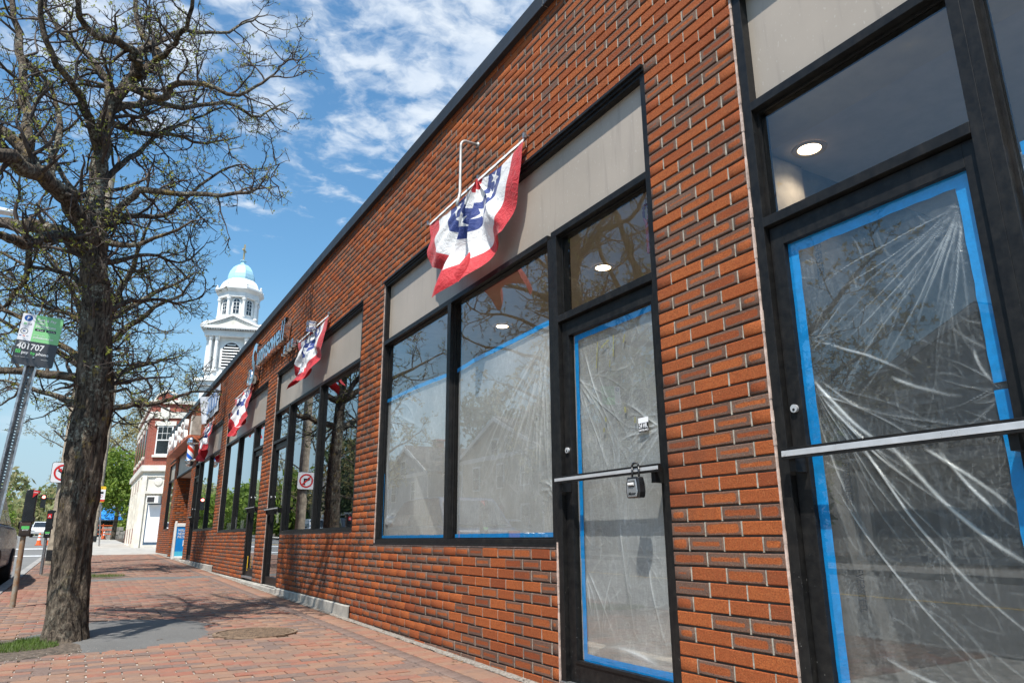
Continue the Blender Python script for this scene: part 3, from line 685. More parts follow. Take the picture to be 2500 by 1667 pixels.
# ------------------------------------------------------------------ plastic film and tape
def film(y0, y1, zb, zt, creases, m, label, tapes, n=0, seed=1, thick=.004, step=.0065):
    """zt(y) is the top edge; creases are (ya, za, yb, zb, bend, width, height, opacity)"""
    rng = np.random.default_rng(seed)
    ny = int((y1-y0)/step)+1; zmax = max(zt(y) for y in np.linspace(y0, y1, 9)); nz = int((zmax-zb)/step)+1
    Y, S = np.meshgrid(np.linspace(y0, y1, ny), np.linspace(0, 1, nz), indexing='ij')
    ZT = np.vectorize(zt)(Y); Z = zb+(ZT-zb)*S
    H = np.zeros_like(Y); Fo = np.zeros_like(Y)
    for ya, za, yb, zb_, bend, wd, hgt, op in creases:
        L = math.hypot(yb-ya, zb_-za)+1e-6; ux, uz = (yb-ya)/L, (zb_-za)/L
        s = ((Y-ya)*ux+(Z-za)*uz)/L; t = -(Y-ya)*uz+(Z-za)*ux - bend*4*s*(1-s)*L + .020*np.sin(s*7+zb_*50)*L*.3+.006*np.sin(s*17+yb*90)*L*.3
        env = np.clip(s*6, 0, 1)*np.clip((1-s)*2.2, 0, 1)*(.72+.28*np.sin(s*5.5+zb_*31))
        pr = np.exp(-np.abs(t)/wd)*env; H += hgt*pr; Fo = np.maximum(Fo, op*np.exp(-(t/(wd*.75))**2)*env)  # Fo: painted highlight strength along each crease
    H += .0016*np.sin(Y*31+3*np.sin(Z*7))*np.sin(Z*23+2*np.sin(Y*9))
    edge = np.clip(np.minimum(np.minimum(Y-y0, y1-Y), np.minimum(Z-zb, ZT-Z))/.06, 0, 1); H *= edge
    V = np.stack([np.full_like(Y, XG+.010+thick)+H*-.55+.004, Y, Z], -1).reshape(-1, 3)
    V[:, 0] = np.maximum(V[:, 0], XG+.003)
    I = np.arange(ny*nz).reshape(ny, nz); Q = np.stack([I[:-1, :-1], I[1:, :-1], I[1:, 1:], I[:-1, 1:]], -1).reshape(-1, 4)
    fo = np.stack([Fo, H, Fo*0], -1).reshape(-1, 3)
    o = npobj('plastic_sheet', V, Q, m, None, True, attrs={'fold_glint': fo}); tag(o, label, 'plastic sheet')
    for tp in tapes:
        tb = MB(); n_ = max(2, int(math.dist(tp[0], tp[1])/.05)); vs = []
        (a, b), (c, d), w_ = tp
        ln = math.dist((a, b), (c, d)); nx, nz_ = -(d-b)/ln, (c-a)/ln
        for i in range(n_+1):
            f_ = i/n_; yy = a+(c-a)*f_; zz = b+(d-b)*f_; j1 = random.uniform(-.0015, .0015); j2 = random.uniform(-.003, .003); xx = XG+.0025+random.uniform(0, .0012)
            vs += [(xx, yy+nx*(w_/2+j1), zz+nz_*(w_/2+j1)), (xx, yy-nx*(w_/2+j2), zz-nz_*(w_/2+j2))]
        tb.add(vs, [(2*i, 2*i+1, 2*i+3, 2*i+2) for i in range(n_)], M['tape']); tb.obj('tape_strip', o)
    return o
def fan(cy, cz, a0, a1, n, l0, l1, rng, wd=(.003, .007), hg=(.006, .014), op=(.25, .9), bend=.10):
    out = []
    for i in range(n):
        a = R(a0+(a1-a0)*(i+rng.uniform(-.3, .3))/n); l = rng.uniform(l0, l1); y = cy+rng.uniform(-.015, .015); z = cz+rng.uniform(-.03, .03)
        out.append((y, z, y+l*math.cos(a), z+l*math.sin(a), rng.uniform(-bend, bend), rng.uniform(*wd), rng.uniform(*hg), rng.uniform(*op)))
    return out
def scatter(y0, y1, z0, z1, n, l0, l1, rng, ang, sp, **k):
    out = []
    for i in range(n):
        a = R(ang+rng.uniform(-sp, sp)); l = rng.uniform(l0, l1); y = rng.uniform(y0, y1); z = rng.uniform(z0, z1)
        out.append((y, z, y+l*math.cos(a), z+l*math.sin(a), rng.uniform(-.15, .15), rng.uniform(.0035, .007), rng.uniform(.002, .006), rng.uniform(.05, .30)))
    return out
rg = random.Random(11)
# nearest door (y runs right to left in the picture)
cr = fan(1.18, 1.10, 152, 245, 26, .35, 1.0, rg, (.0025, .005), (.005, .012), (.25, .75), .08)
cr = [(a, b, a+(a-c) if c < 1.1 else c, d, e, f, g, h) for a, b, c, d, e, f, g, h in cr]
cr = fan(1.195, 1.12, -84, -6, 26, .35, 1.0, rg, (.0026, .0045), (.004, .009), (.15, .65), .06)
cr += fan(1.88, .60, 200, 258, 12, .3, .95, rg, (.003, .006), (.006, .013), (.15, .7), .07)
cr += fan(1.88, .78, 118, 190, 9, .15, .5, rg, (.002, .0035), (.004, .009), (.1, .45), .07)
cr += [(1.89, .64, 1.50, .25, .06, .008, .018, 1.9), (1.60, .34, 1.16, -.12, .05, .009, .018, 1.8), (1.86, .56, 1.30, .02, .05, .006, .014, 1.2), (1.72, .36, 1.17, -.36, .05, .006, .014, 1.5), (1.47, .30, 1.19, .05, -.04, .007, .014, 1.7),
       (1.88, .80, 1.45, .55, -.04, .006, .012, .9), (1.55, .58, 1.30, .46, .05, .008, .014, .95), (1.42, .30, 1.16, -.02, .06, .008, .013, .9), (1.86, .20, 1.2, -.6, .04, .005, .010, .7),
       (1.74, -.42, 1.40, -.50, .06, .008, .012, .8), (1.24, .62, 1.17, .45, .1, .006, .01, .9)]
cr += fan(1.17, .46, -40, 45, 8, .1, .3, rg, (.002, .004), (.005, .01), (.2, .6), .1)
cr += scatter(1.16, 1.90, -.65, 1.2, 90, .05, .30, rg, 230, 35)
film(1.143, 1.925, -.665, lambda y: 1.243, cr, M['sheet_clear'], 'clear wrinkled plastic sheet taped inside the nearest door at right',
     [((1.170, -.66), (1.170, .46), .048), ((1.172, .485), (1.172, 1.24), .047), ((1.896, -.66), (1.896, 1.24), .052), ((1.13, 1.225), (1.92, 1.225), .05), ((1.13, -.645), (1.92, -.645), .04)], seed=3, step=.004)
for z in (1.12, .68, .20, -.20, -.60):
    text('film_print', 'EVERSTEEL', .044, .0004, frame4((XG+.004, 1.79, z), (0, 0, -1), (0, -1, 0), (-1, 0, 0)), M['sign_char'], bpy.data.objects['plastic_sheet'], sx=.75)
# film right of the nearest door
cr = fan(.98, 1.20, 190, 265, 30, .2, 1., rg, (.005, .012), (.008, .02), (.4, 1.), .1)+scatter(-.2, .95, .2, 1.2, 40, .1, .4, rg, 240, 40)
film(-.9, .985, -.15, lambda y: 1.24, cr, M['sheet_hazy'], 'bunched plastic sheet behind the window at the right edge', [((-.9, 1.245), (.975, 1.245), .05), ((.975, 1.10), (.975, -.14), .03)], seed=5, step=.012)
# second door
cr = fan(3.56, .95, 205, 262, 11, .3, .9, rg, (.0025, .005), (.005, .011), (.15, .6), .12)+fan(2.84, .55, -40, 40, 10, .2, .5, rg)+fan(3.54, -.2, 240, 300, 8, .2, .5, rg)+scatter(2.85, 3.55, -.6, 1.15, 150, .04, .30, rg, 110, 70)
cr += [(3.50, 1.15, 3.12, .42, .04, .005, .011, .9), (3.35, .95, 3.02, .45, .05, .004, .009, .7), (2.95, -.62, 3.5, -.60, .05, .02, .012, .8), (3.0, -.1, 2.86, -.6, .03, .006, .01, .6), (3.2, .1, 3.1, -.55, .04, .006, .01, .6), (3.3, -.2, 3.42, -.6, .05, .004, .008, .6)]
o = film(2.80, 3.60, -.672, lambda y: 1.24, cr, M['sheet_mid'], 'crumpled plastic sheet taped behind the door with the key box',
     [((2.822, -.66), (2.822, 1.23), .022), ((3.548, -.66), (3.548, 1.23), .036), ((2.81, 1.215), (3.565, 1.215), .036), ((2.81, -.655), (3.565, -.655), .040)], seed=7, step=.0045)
for y, z, w_, h_, a in ((3.26, 1.11, .012, .10, 1.2), (3.18, 1.08, .012, .16, .1), (3.34, 1.06, .010, .2, .15), (3.08, 1.10, .012, .06, .4), (3.28, .66, .016, .035, .1), (3.10, .69, .018, .04, 0), (3.30, .60, .014, .03, .3), (3.02, .62, .014, .04, .1), (3.22, .98, .010, .05, .2)):
    q = MB(); ca, sa = math.cos(a), math.sin(a)
    q.add([(XG+.003, y+ca*u-sa*v, z+sa*u+ca*v) for u, v in ((-w_*.5, -h_*.4), (w_*.35, -h_*.4), (w_*.5, h_*.4), (-w_*.3, h_*.4))], [(0, 1, 2, 3)], M['yellow_note']); q.obj('tape_scrap', o)
# wide window, two sheets
cr = fan(3.84, 1.30, 182, 262, 34, .5, 1.5, rg, (.004, .009), (.008, .018), (.25, .8), .10)
cr = [(3.84+rg.uniform(-.02, .15), 1.30+rg.uniform(-.1, .05), 3.9+1.30*((i/33)**1.1)+rg.uniform(-.05, .05), .0+rg.uniform(0, .5)*(i % 3 == 0), .04+rg.uniform(-.05, .06), rg.uniform(.004, .009), rg.uniform(.008, .016), rg.uniform(.25, .85)) for i in range(34)]
cr += scatter(3.85, 5.1, .0, 1.2, 50, .1, .4, rg, 230, 30)+fan(3.82, .25, 5, 80, 9, .08, .25, rg, (.006, .012), (.01, .02), (.5, 1.))
def ztR(y): return 1.355+(5.21-y)*.024 if y > 3.95 else 1.383+.012
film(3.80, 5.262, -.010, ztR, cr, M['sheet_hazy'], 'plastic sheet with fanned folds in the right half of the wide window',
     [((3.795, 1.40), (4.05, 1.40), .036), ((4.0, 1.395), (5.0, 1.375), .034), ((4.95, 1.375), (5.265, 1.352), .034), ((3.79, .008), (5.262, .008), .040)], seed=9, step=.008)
cr = fan(6.86, 1.28, 195, 255, 16, .3, 1.1, rg, (.006, .014), (.008, .02), (.15, .5), .2)+fan(6.86, .15, 120, 210, 10, .08, .3, rg, (.01, .02), (.012, .02), (.5, .9))+scatter(5.45, 6.9, .0, 1.2, 36, .15, .6, rg, 200, 60)
cr += [(6.84, 1.30, 6.80, .1, .03, .02, .02, .8), (6.88, .9, 6.83, .05, -.03, .015, .02, .9)]
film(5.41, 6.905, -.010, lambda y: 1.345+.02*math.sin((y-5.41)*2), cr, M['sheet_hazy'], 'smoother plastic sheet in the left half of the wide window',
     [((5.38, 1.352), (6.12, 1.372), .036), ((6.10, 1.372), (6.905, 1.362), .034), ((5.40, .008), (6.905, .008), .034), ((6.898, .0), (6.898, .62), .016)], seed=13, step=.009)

# things on the doors
def sticker():
    t = thing('surveillance_sticker', (0, 0, 0), 'small black and white 24 HR. surveillance sticker on the second door', 'sticker'); x = XG-.003; tl = R(0)
    b = MB(); b.box(x-.001, x, 2.905, 2.985, .545, .593, M['black_gloss']); b.obj('black_field', t)
    b = MB(); b.box(x-.001, x, 2.905, 2.985, .593, .622, M['sign_white']); b.obj('white_field', t)
    text('lettering', '24 HR.', .034, .0004, wall_text_frame(x-.0015, 2.945, .566), M['sign_white'], t, True, sx=.75)
    text('lettering', 'SURVEILLANCE', .0135, .0003, wall_text_frame(x-.0015, 2.945, .550), M['sign_white'], t, True, sx=.85)
sticker()
def lockbox():
    t = thing('key_lock_box', (0, 0, 0), 'grey and black combination key box hanging from the push bar', 'lock box'); X = DW-.062; y = 2.885
    K = 1.35; Z0 = .190
    b = MB(); prof = [(-.034, .0), (-.040, .022), (-.037, .055), (-.030, .078), (.030, .078), (.037, .055), (.040, .022), (.034, .0)]
    b.prism([(u*K+y, v*K+Z0) for u, v in prof], 'x', X-.030, X+.014, M['black_gloss']); b.obj('body', t, bevel=.006)
    b = MB(); prof = [(-.025, .004), (-.031, .022), (-.027, .054), (-.022, .070), (.022, .070), (.027, .054), (.031, .022), (.025, .004)]
    b.prism([(u*K+y, v*K+Z0) for u, v in prof], 'x', X-.0345, X-.030, M['paint_silver']); o = b.obj('face_plate', t, bevel=.002)
    b = MB(); b.box(X-.037, X-.034, y-.025, y+.025, Z0+.055, Z0+.083, M['black_gloss']); o2 = b.obj('dial_window', t, bevel=.002)
    for i in range(4):
        b = MB(); b.cyl((X-.036, y-.0165+i*.011-.004, Z0+.069), (X-.036, y-.0165+i*.011+.004, Z0+.069), .008, .008, 12, M['white_refl']); b.obj('number_wheel', o2)
    text('brand_lettering', 'Master', .020, .0004, wall_text_frame(X-.0352, y, Z0+.015), M['black_gloss'], t, True, shear=.3)
    pts = [(y-.026, Z0+.095), (y-.026, .352), (y-.016, .366), (y+.016, .366), (y+.026, .352), (y+.026, Z0+.095)]
    b = MB()
    for (a, c), (d, e) in zip(pts, pts[1:]): b.cyl((X-.004, a, c), (X-.004, d, e), .0055, .0055, 10, M['black_gloss'])
    b.obj('shackle', t, smooth=True)
lockbox()
def cord():
    b = MB(); x, y = XG+.03, 2.86; prev = None
    for i in range(22):
        a = i/21*2*math.pi; p = (x, y+.022*math.cos(a), 1.80+.055*math.sin(a)); 
        if prev: b.cyl(prev, p, .006+.003*(i % 2), None, 6, M['red_bead'])
        prev = p
    b.cyl((x, y, 1.745), (x, y, 1.55), .010, .008, 8, M['red_bead']); b.cyl((x, y, 1.855), (x, y, 1.93), .002, .002, 6, M['red_bead'])
    tag(b.obj('hanging_cord', None), 'dark red knotted cord hanging inside the glass above the second door', 'ornament')
cord()
def conduit():
    b = MB(); y0, z0 = 4.80, 3.205; pts = []
    for i in range(8):
        a = i/7*math.pi/2; pts.append((DW-.10-.07*math.sin(a)+.0, y0-.02*math.sin(a), z0+.012-.07*(1-math.cos(a))))
    pts = [(DW+.01, y0, z0+.012)]+pts+[(DW-.175, 4.775, 2.72), (DW-.19, 4.765, 2.66), (DW-.215, 4.75, 2.58)]
    ring(b, pts, [.0125]*len(pts), 10, M['rod'])
    b.cyl((DW+.01, y0, z0+.012), (DW-.01, y0, z0+.012), .024, .024, 14, M['rod'])
    tag(b.obj('conduit_pipe', None, smooth=True), 'bent grey conduit pipe sticking out of the brick above the nearest bunting', 'pipe')
def ring(mb, pts, rad, n, m, wob=0., cap=True):
    pts = [Vector(p) for p in pts]; k = len(pts); vs = []; a = None
    for i, p in enumerate(pts):
        d = (pts[min(i+1, k-1)]-pts[max(i-1, 0)]).normalized()
        a = d.orthogonal().normalized() if a is None else (a-d*a.dot(d)).normalized()
        b = d.cross(a)
        for j in range(n):
            t = 2*math.pi*j/n; rr = rad[i]*(1+wob*math.sin(3*t+i*1.3)+wob*.6*random.uniform(-1, 1)) if wob else rad[i]; vs.append(p+(a*math.cos(t)+b*math.sin(t))*rr)
    fs = [(i*n+j, i*n+(j+1) % n, (i+1)*n+(j+1) % n, (i+1)*n+j) for i in range(k-1) for j in range(n)]
    if cap: fs += [tuple(range(n))[::-1], tuple(range((k-1)*n, k*n))]
    mb.add(vs, fs, m)
conduit()

# ------------------------------------------------------------------ buntings
def bunting(yR, yL, z, rad, seed, label, gather, flop, drop=1.0, left_lift=0., swing=0.):
    """half-round pleated fan hung from two clips, yR the near end, yL the far end"""
    rng = random.Random(seed); t = thing('bunting', (DW, yR, z), label, 'bunting', 'patriotic fan buntings hung on the brick wall')
    yc = (yR+yL)/2+gather; nr, nt = 60, 220; vs = []; fan_ = []
    ph = [rng.uniform(0, 6.28) for _ in range(6)]
    npl = rng.choice((9, 10, 12))
    for i in range(nt+1):
        th = math.pi*i/nt; hem = 1. if False else 0.
        half = (yc-yR) if th < math.pi/2 else (yL-yc)
        a = abs(math.cos(th))**.9
        for j in range(nr+1):
            r = j/nr
            g_ = 1-.75*math.exp(-((th-.30)/.50)**2)
            pw = math.sin(npl*th+ph[0]+.9*math.sin(2*th+ph[1])+.5*r*math.sin(5*th+ph[2]))+.35*math.sin(2.3*npl*th+ph[4]+3*r)
            mid = math.sin(th)**.75
            amp = (.010+.085*r)*mid*g_
            sq = 1-.16*mid*flop*r*g_
            rr = rad*r*(1-.10*mid*math.cos(npl*th+ph[3])*r*g_)
            y = yc-math.copysign(1, math.cos(th))*abs(math.cos(th))*half*r*sq
            zz = z-math.sin(th)*rr*drop-.05*math.sin(math.pi*r)*(1-mid)
            x = DW-.03-amp*.85*pw-.085*mid*r-.085*flop*g_*mid*r**2*(.5+.5*math.sin(2.3*th+ph[4]))-.02*math.exp(-r*9)-.05*mid*r*math.sin(9*r+3*th)
            x += swing*mid*r*r
            y += .03*math.sin(12*r+ph[5])*mid*r+amp*.7*math.cos(npl*th+ph[0])
            zz += .025*mid*r*math.sin(7*r+4*th+ph[2])
            vs.append((min(x, DW-.006), y, zz)); fan_.append((r, th, 0.))
    n1 = nr+1; fs = [(i*n1+j, (i+1)*n1+j, (i+1)*n1+j+1, i*n1+j+1) for i in range(nt) for j in range(nr)]
    npobj('pleated_fan', vs, fs, M['bunting'], t, True, attrs={'fan': fan_})
    # white header tape along the top and the clips
    h = MB(); n = 40; hv = []
    for i in range(n+1):
        y = yR+(yL-yR)*i/n; s = .018*math.sin(math.pi*i/n)+.004*math.sin(i*1.7); hv += [(DW-.030-s, y, z+.010-s*.8), (DW-.034-s, y, z-.014-s*.8)]
    h.add(hv, [(2*i, 2*i+1, 2*i+3, 2*i+2) for i in range(n)], M['white_refl']); h.obj('header_tape', t)
    for y in (yR-.01, yL+.01, yc):
        c = MB(); c.cyl((DW+.01, y, z+.02), (DW-.045, y, z+.02), .006, .006, 8, M['steel']); c.box(DW-.05, DW-.03, y-.012, y+.012, z-.005, z+.035, M['steel']); c.obj('clip', t)
    return t
bunting(3.99, 5.72, 2.845, .93, 3, 'nearest red, white and blue fan bunting, below the bent pipe', -.14, .9)
bunting(8.98, 10.55, 2.85, .86, 5, 'second bunting, covering part of the metal script lettering', .0, 1.15, .95)
bunting(13.84, 15.75, 2.85, .86, 8, 'third bunting, beneath the start of the metal script', .0, 1.0)
bunting(18.65, 20.20, 2.84, .86, 12, 'farthest bunting, hanging beside the barber pole', .0, 1.1)

# ------------------------------------------------------------------ signs on the wall
t = thing('metal_script_sign', (DW, 12, 3), 'polished metal script lettering standing off the brick parapet', 'sign')
y = 13.62
for ch, sz, z in (('S', 1.02, 2.86),): text('letter', ch, sz, .05, wall_text_frame(DW-.07, 13.72, 2.80), M['chrome'], t, True, shear=.25)
sw = MB(); pts = []
for i in range(22):
    a = i/21*math.pi*1.75-.4; pts.append((DW-.08, 14.02+.17*math.cos(a)*1.05, 2.93+.17*math.sin(a)))
ring(sw, pts, [.035]*22, 8, M['chrome']); sw.obj('swash', t, smooth=True)
yy = 13.36
for ch, wd in zip('unnsowell', (.26, .26, .26, .22, .25, .32, .25, .16, .16)):
    text('letter', ch, .50, .05, wall_text_frame(DW-.07, yy-wd/2, 3.06), M['chrome'], t, True, shear=.22); yy -= wd
yy = 11.36
for ch, wd in zip('.ewe', (.10, .20, .28, .20)):
    text('letter', ch, .28, .045, wall_text_frame(DW-.06, yy-wd/2, 2.80), M['chrome'], t, True, shear=.15); yy -= wd
for yy, s in ((9.68, .30), (9.55, .24)): text('letter', 'r', s, .06, wall_text_frame(DW-.08, yy, 2.80), M['chrome'], t, True)
# banner
t = thing('banner', (DW, 19.4, 3.3), 'pale blue and white cloth banner with a curling left end under the roof edge', 'banner')
def grid(name, f, nu, nv, m, parent):
    vs = [f(i/nu, j/nv) for i in range(nu+1) for j in range(nv+1)]; n = nv+1
    return npobj(name, vs, [(i*n+j, (i+1)*n+j, (i+1)*n+j+1, i*n+j+1) for i in range(nu) for j in range(nv)], m, parent, True)
grid('banner_cloth', lambda u, v: (DW-.02-.012*math.sin(u*9+v*3)-.01*math.sin(v*7), 18.25+2.0*u, 3.0+.66*v), 24, 12, M['banner'], t)
grid('curled_end', lambda u, v: (DW-.02-.20*math.sin(u*2.4)*(.4+.6*v), 20.22+.26*u, 2.94+.72*v), 12, 10, M['banner'], t)
for i in range(3):
    text('banner_lettering', ('OPEN', 'HOURS', 'DAILY')[i] if False else 'Welcome', .01, .0, wall_text_frame(DW+.05, 19, 3.3), M['banner_blue'], t) if False else None
for i in range(4):
    q = MB(); a = 18.42+i*.44; q.box(DW-.062, DW-.052, a, a+.30, 3.13, 3.55, M['banner_blue']); q.box(DW-.066, DW-.058, a+.08, a+.20, 3.20, 3.47, M['banner']); q.obj('printed_letter', t)
# channel letters on a ledge
t = thing('ledge_sign', (DW, 24, 2.7), 'row of upright white block letters standing on an orange brown ledge', 'sign')
b = MB(); b.box(DW-.32, DW, 21.3, 27.0, 2.665, 2.76, M['terracotta']); b.obj('ledge', t, bevel=.01)
b = MB(); b.box(DW-.24, DW, 21.30, 21.60, 2.77, 3.30, M['room_floor']); b.box(DW-.25, DW-.24, 21.30, 21.6, 2.76, 3.31, M['cream']); b.obj('sign_box', t)
yy = 26.9; rg2 = random.Random(4)
for ch in 'BARBER': text('letter', ch, .80, .045, wall_text_frame(DW-.30, yy-.42, 2.76), M['white_paint'], t, True); yy -= .86
b = MB(); b.cyl((DW-.02, 21.1, 2.55), (DW-.25, 21.1, 2.72), .025, .02, 8, M['terracotta']); b.obj('bracket', t)
# barber pole
t = thing('barber_pole', (DW-.25, 20.3, 2.2), 'red, white and blue striped barber pole with chrome domed ends', 'barber pole')
c = MB(); c.lathe([(.085, -.22), (.085, .22)], (0, 0, 0), 24, M['barber']); o = c.obj('striped_cylinder', t, smooth=True); o.location = (DW-.25, 20.85, 2.25)
for s_, nm in ((1, 'upper_cap'), (-1, 'lower_cap')):
    c = MB(); prof = [(.095, 0), (.115, .02), (.115, .06), (.095, .085), (.10, .10), (.085, .15), (.05, .18), (.0, .19)]
    c.lathe([(r_, z_*s_) for r_, z_ in prof], (DW-.25, 20.85, 2.25+.20*s_), 24, M['chrome']); c.obj(nm, t, smooth=True)
c = MB(); c.cyl((DW-.25, 20.85, 2.03), (DW, 20.75, 2.06), .015, .015, 8, M['chrome']); c.cyl((DW-.2, 20.87, 2.47), (DW, 20.95, 2.52), .015, .015, 8, M['chrome']); c.obj('arm', t)
# A-frame board at the recess
t = thing('a_frame_sign', (2.5, 24, -.57), 'white framed blue sidewalk board welcoming new patients at the recessed entry', 'sign')
yb = 24.15; z0 = zg(24.2)
b = MB(); b.box(2.40, 2.46, yb, yb+.04, z0, z0+1.10, M['white_paint']); b.box(2.94, 3.00, yb, yb+.04, z0, z0+1.10, M['white_paint']); b.box(2.46, 2.94, yb, yb+.04, z0+.94, z0+1.04, M['white_paint']); b.box(2.46, 2.94, yb, yb+.04, z0+.03, z0+.09, M['white_paint']); b.obj('front_frame', t, bevel=.01)
b = MB(); b.box(2.46, 2.94, yb+.012, yb+.03, z0+.09, z0+.94, M['sign_cyan']); b.box(2.46, 2.94, yb+.008, yb+.012, z0+.09, z0+.23, M['sign_aqua']); b.obj('poster', t)
b = MB(); b.box(2.40, 3.0, yb+.34, yb+.38, z0, z0+1.06, M['white_paint'], Matrix.Translation((0, yb+.36, z0)) @ Matrix.Rotation(.2, 4, 'X') @ Matrix.Translation((0, -yb-.36, -z0))); b.obj('rear_leg', t)
for i, s_ in enumerate(('WELCOME', 'NEW', 'PATIENTS')): text('lettering', s_, .105, .001, face_text_frame(2.50, yb+.006, z0+.80-i*.095), M['white_refl'], t, True, 'LEFT', sx=.8)
b = MB(); b.box(2.66, 2.80, yb+.004, yb+.010, z0+.38, z0+.55, M['white_refl']); b.obj('tooth_logo', t, bevel=.02)
# papers and notices in the farther windows
for i, (y, z, h_, w_, lb) in enumerate(((14.35, .26, .16, .30, 'low white notice at the near end of the third window sill'), (15.0, .30, .22, .12, 'upright white card on the third window sill'), (15.75, .25, .14, .5, 'wide white paper in the far half of the third window'),
        (11.25, .70, .42, .2, 'tall white notice on the door under the script'), (11.5, .32, .18, .14, 'small white notice on the door under the script'), (13.2, .9, .5, .2, 'long white notice on the door with the yellow strip'))):
    b = MB(); b.box(XG+.012, XG+.014, y-w_/2, y+w_/2, z-h_/2, z+h_/2, M['paper']); tag(b.obj('paper_notice', None), lb, 'notice', 'papers taped in the shop windows')
b = MB(); b.box(XG-.03, XG-.025, 13.30, 13.33, -.52, -.28, M['sign_yellow']); tag(b.obj('yellow_strip', None), 'small yellow strip low on the third door', 'strip')

# ------------------------------------------------------------------ ground, road, kerb
def sheet(name, x0, x1, y0, y1, dz, m, nx=2, ny=80):
    b = MB(); vs = []
    for i in range(ny+1):
        y = y0+(y1-y0)*i/ny
        for j in range(nx+1): vs.append((x0+(x1-x0)*j/nx, y, zg(y)+dz))
    n = nx+1; b.add(vs, [(i*n+j, i*n+j+1, (i+1)*n+j+1, (i+1)*n+j) for i in range(ny) for j in range(nx)], m)
    return struct(b.obj(name))
g = sheet('ground', -700, 700, -60, 900, -.20, M['soil'], 8, 96)
sheet('road', -10.5, -1.04, -40, 400, -.125, M['road'], 4, 220)
side = sheet('side_street', -1.04, 1.6, 31.2, 38.6, -.06, M['walk'])
sw_ = sheet('sidewalk', -.88, DW+.2, -6, 29.6, -.012, M['sand'], 3, 60)
sheet('concrete_walk', -.9, 40, 29.6, 38.9, -.008, M['walk'], 6, 20)
sheet('far_walk', -.9, 2.35, 38.9, 130, -.010, M['walk'], 3, 60)
sheet('opposite_walk', -13.5, -10.7, -40, 200, -.01, M['walk'], 3, 100)
sheet('lawn', -60, -13.5, -40, 200, -.015, M['soil'], 3, 100)
kb = struct(bpy.data.objects.new('kerb', None)); COL.objects.link(kb)
for side_, (xa, xb) in enumerate(((-1.03, -.885), (-10.7, -10.55))):
    y = -4 if side_ == 0 else -10
    while y < (70 if side_ == 0 else 60):
        L = random.uniform(1.5, 2.2) if side_ == 0 else 4.
        b = MB(); za, zb_ = zg(y), zg(y+L); vs = [(xa, y+.006, za-.3), (xb, y+.006, za-.3), (xb, y+L-.006, zb_-.3), (xa, y+L-.006, zb_-.3), (xa, y+.006, za+.004), (xb, y+.006, za+.004), (xb, y+L-.006, zb_+.004), (xa, y+L-.006, zb_+.004)]
        b.add(vs, [(0, 1, 2, 3), (4, 7, 6, 5), (0, 4, 5, 1), (1, 5, 6, 2), (2, 6, 7, 3), (3, 7, 4, 0)], M['granite']); b.obj('kerb_stone', kb, bevel=.008); y += L
# crossing stripes and edge line
mk = struct(bpy.data.objects.new('road_markings', None)); COL.objects.link(mk)
for y0_, y1_ in ((32.8, 33.8), (43.5, 45.2)):
    b = MB(); b.add([(x, y, zg(y)-.120) for y in (y0_, y1_) for x in (-10.3, -1.2)], [(0, 1, 3, 2)], M['white_refl']); b.obj('crossing_line', mk)
y = 4
while y < 90:
    b = MB(); b.add([(x, q, zg(q)-.1205) for q in (y, y+3) for x in (-5.85, -5.72)], [(0, 1, 3, 2)], M['sign_yellow']); b.obj('centre_line', mk); y += 3.

# sidewalk bricks
def in_patch(x, y):
    if ((x-.46)/.60)**2+((y-7.66)/1.02)**2 < 1 and x > -.2: return True
    if ((x+.35)/.55)**2+((y-7.1)/.62)**2 < 1: return True
    if ((x-1.46)/.385)**2+((y-7.06)/.365)**2 < 1: return True
    if .2 < x < .85 and 15.9 < y < 16.85: return True
    if -.5 < x < .25 and 17.0 < y < 18.2: return True
    if .2 < x < 2.2 and 15.05+.12*x < y < 15.5+.18*x: return True
    return False
ph = 0.105; nrows = int((29.5-3.2)/ph)
pf = Field((0, 0, 0), (1, 0, 0), (0, 1, 0.0138), (0, 0.0138, -1), M['paver'])
for r_ in range(nrows):
    y = 3.2+r_*ph; off = 0 if r_ % 2 else .102; x = -.872-off
    while x < 2.12:
        a = max(x, -.872); b_ = min(x+.193, 2.125); cx = (a+b_)/2
        if b_-a > .03 and not in_patch(cx, y): pf.add(cx+random.gauss(0, .002), y, (b_-a)/2, .0475, random.gauss(0, .0018))
        x += .204
    pf.add(2.345, y, .098, .0475, random.gauss(0, .0012))
y = 3.2
while y < 29.4:
    pf.items.append((2.186, y+.1, .049, .098, 0, random.uniform(.75, 1), .5, 0.)); y += .204
for i, it in enumerate(pf.items):
    cu, cv, hl, hh, fl, tn, sh, off = it; tn = random.random() if abs(cu-2.186) > .01 else tn
    if abs(cu-2.345) < .01: tn = random.uniform(.15, .5)
    if 12.2 < cv < 13.2 and random.random() < .7 and cu < 1.: tn = random.uniform(0, .25)
    pf.items[i] = (cu, cv, hl, hh, 0, tn, sh, off)
def paver_z(it): return Vector((it[0], it[1], zg(it[1])))
pf.o = Vector((0, 0, -0.909)); 
pf.finish(sw_, 300, 'paving_brick', 'paving_field', .03, .006)
b = MB(); vs = []; n = 260
for i in range(n+1):
    y = 2+27.5*i/n; e = random.uniform(-.015, .012); vs += [(2.442+e, y, zg(y)+.002), (2.47, y, zg(y)+.010+random.uniform(0, .006)), (DW+.02, y, zg(y)+.014)]
b.add(vs, [(i*3+j, i*3+j+1, i*3+3+j+1, i*3+3+j) for i in range(n) for j in range(2)], M['gravel']); o = b.obj('gravel_edging', sw_, stuff=True)
vs = []; fs = []
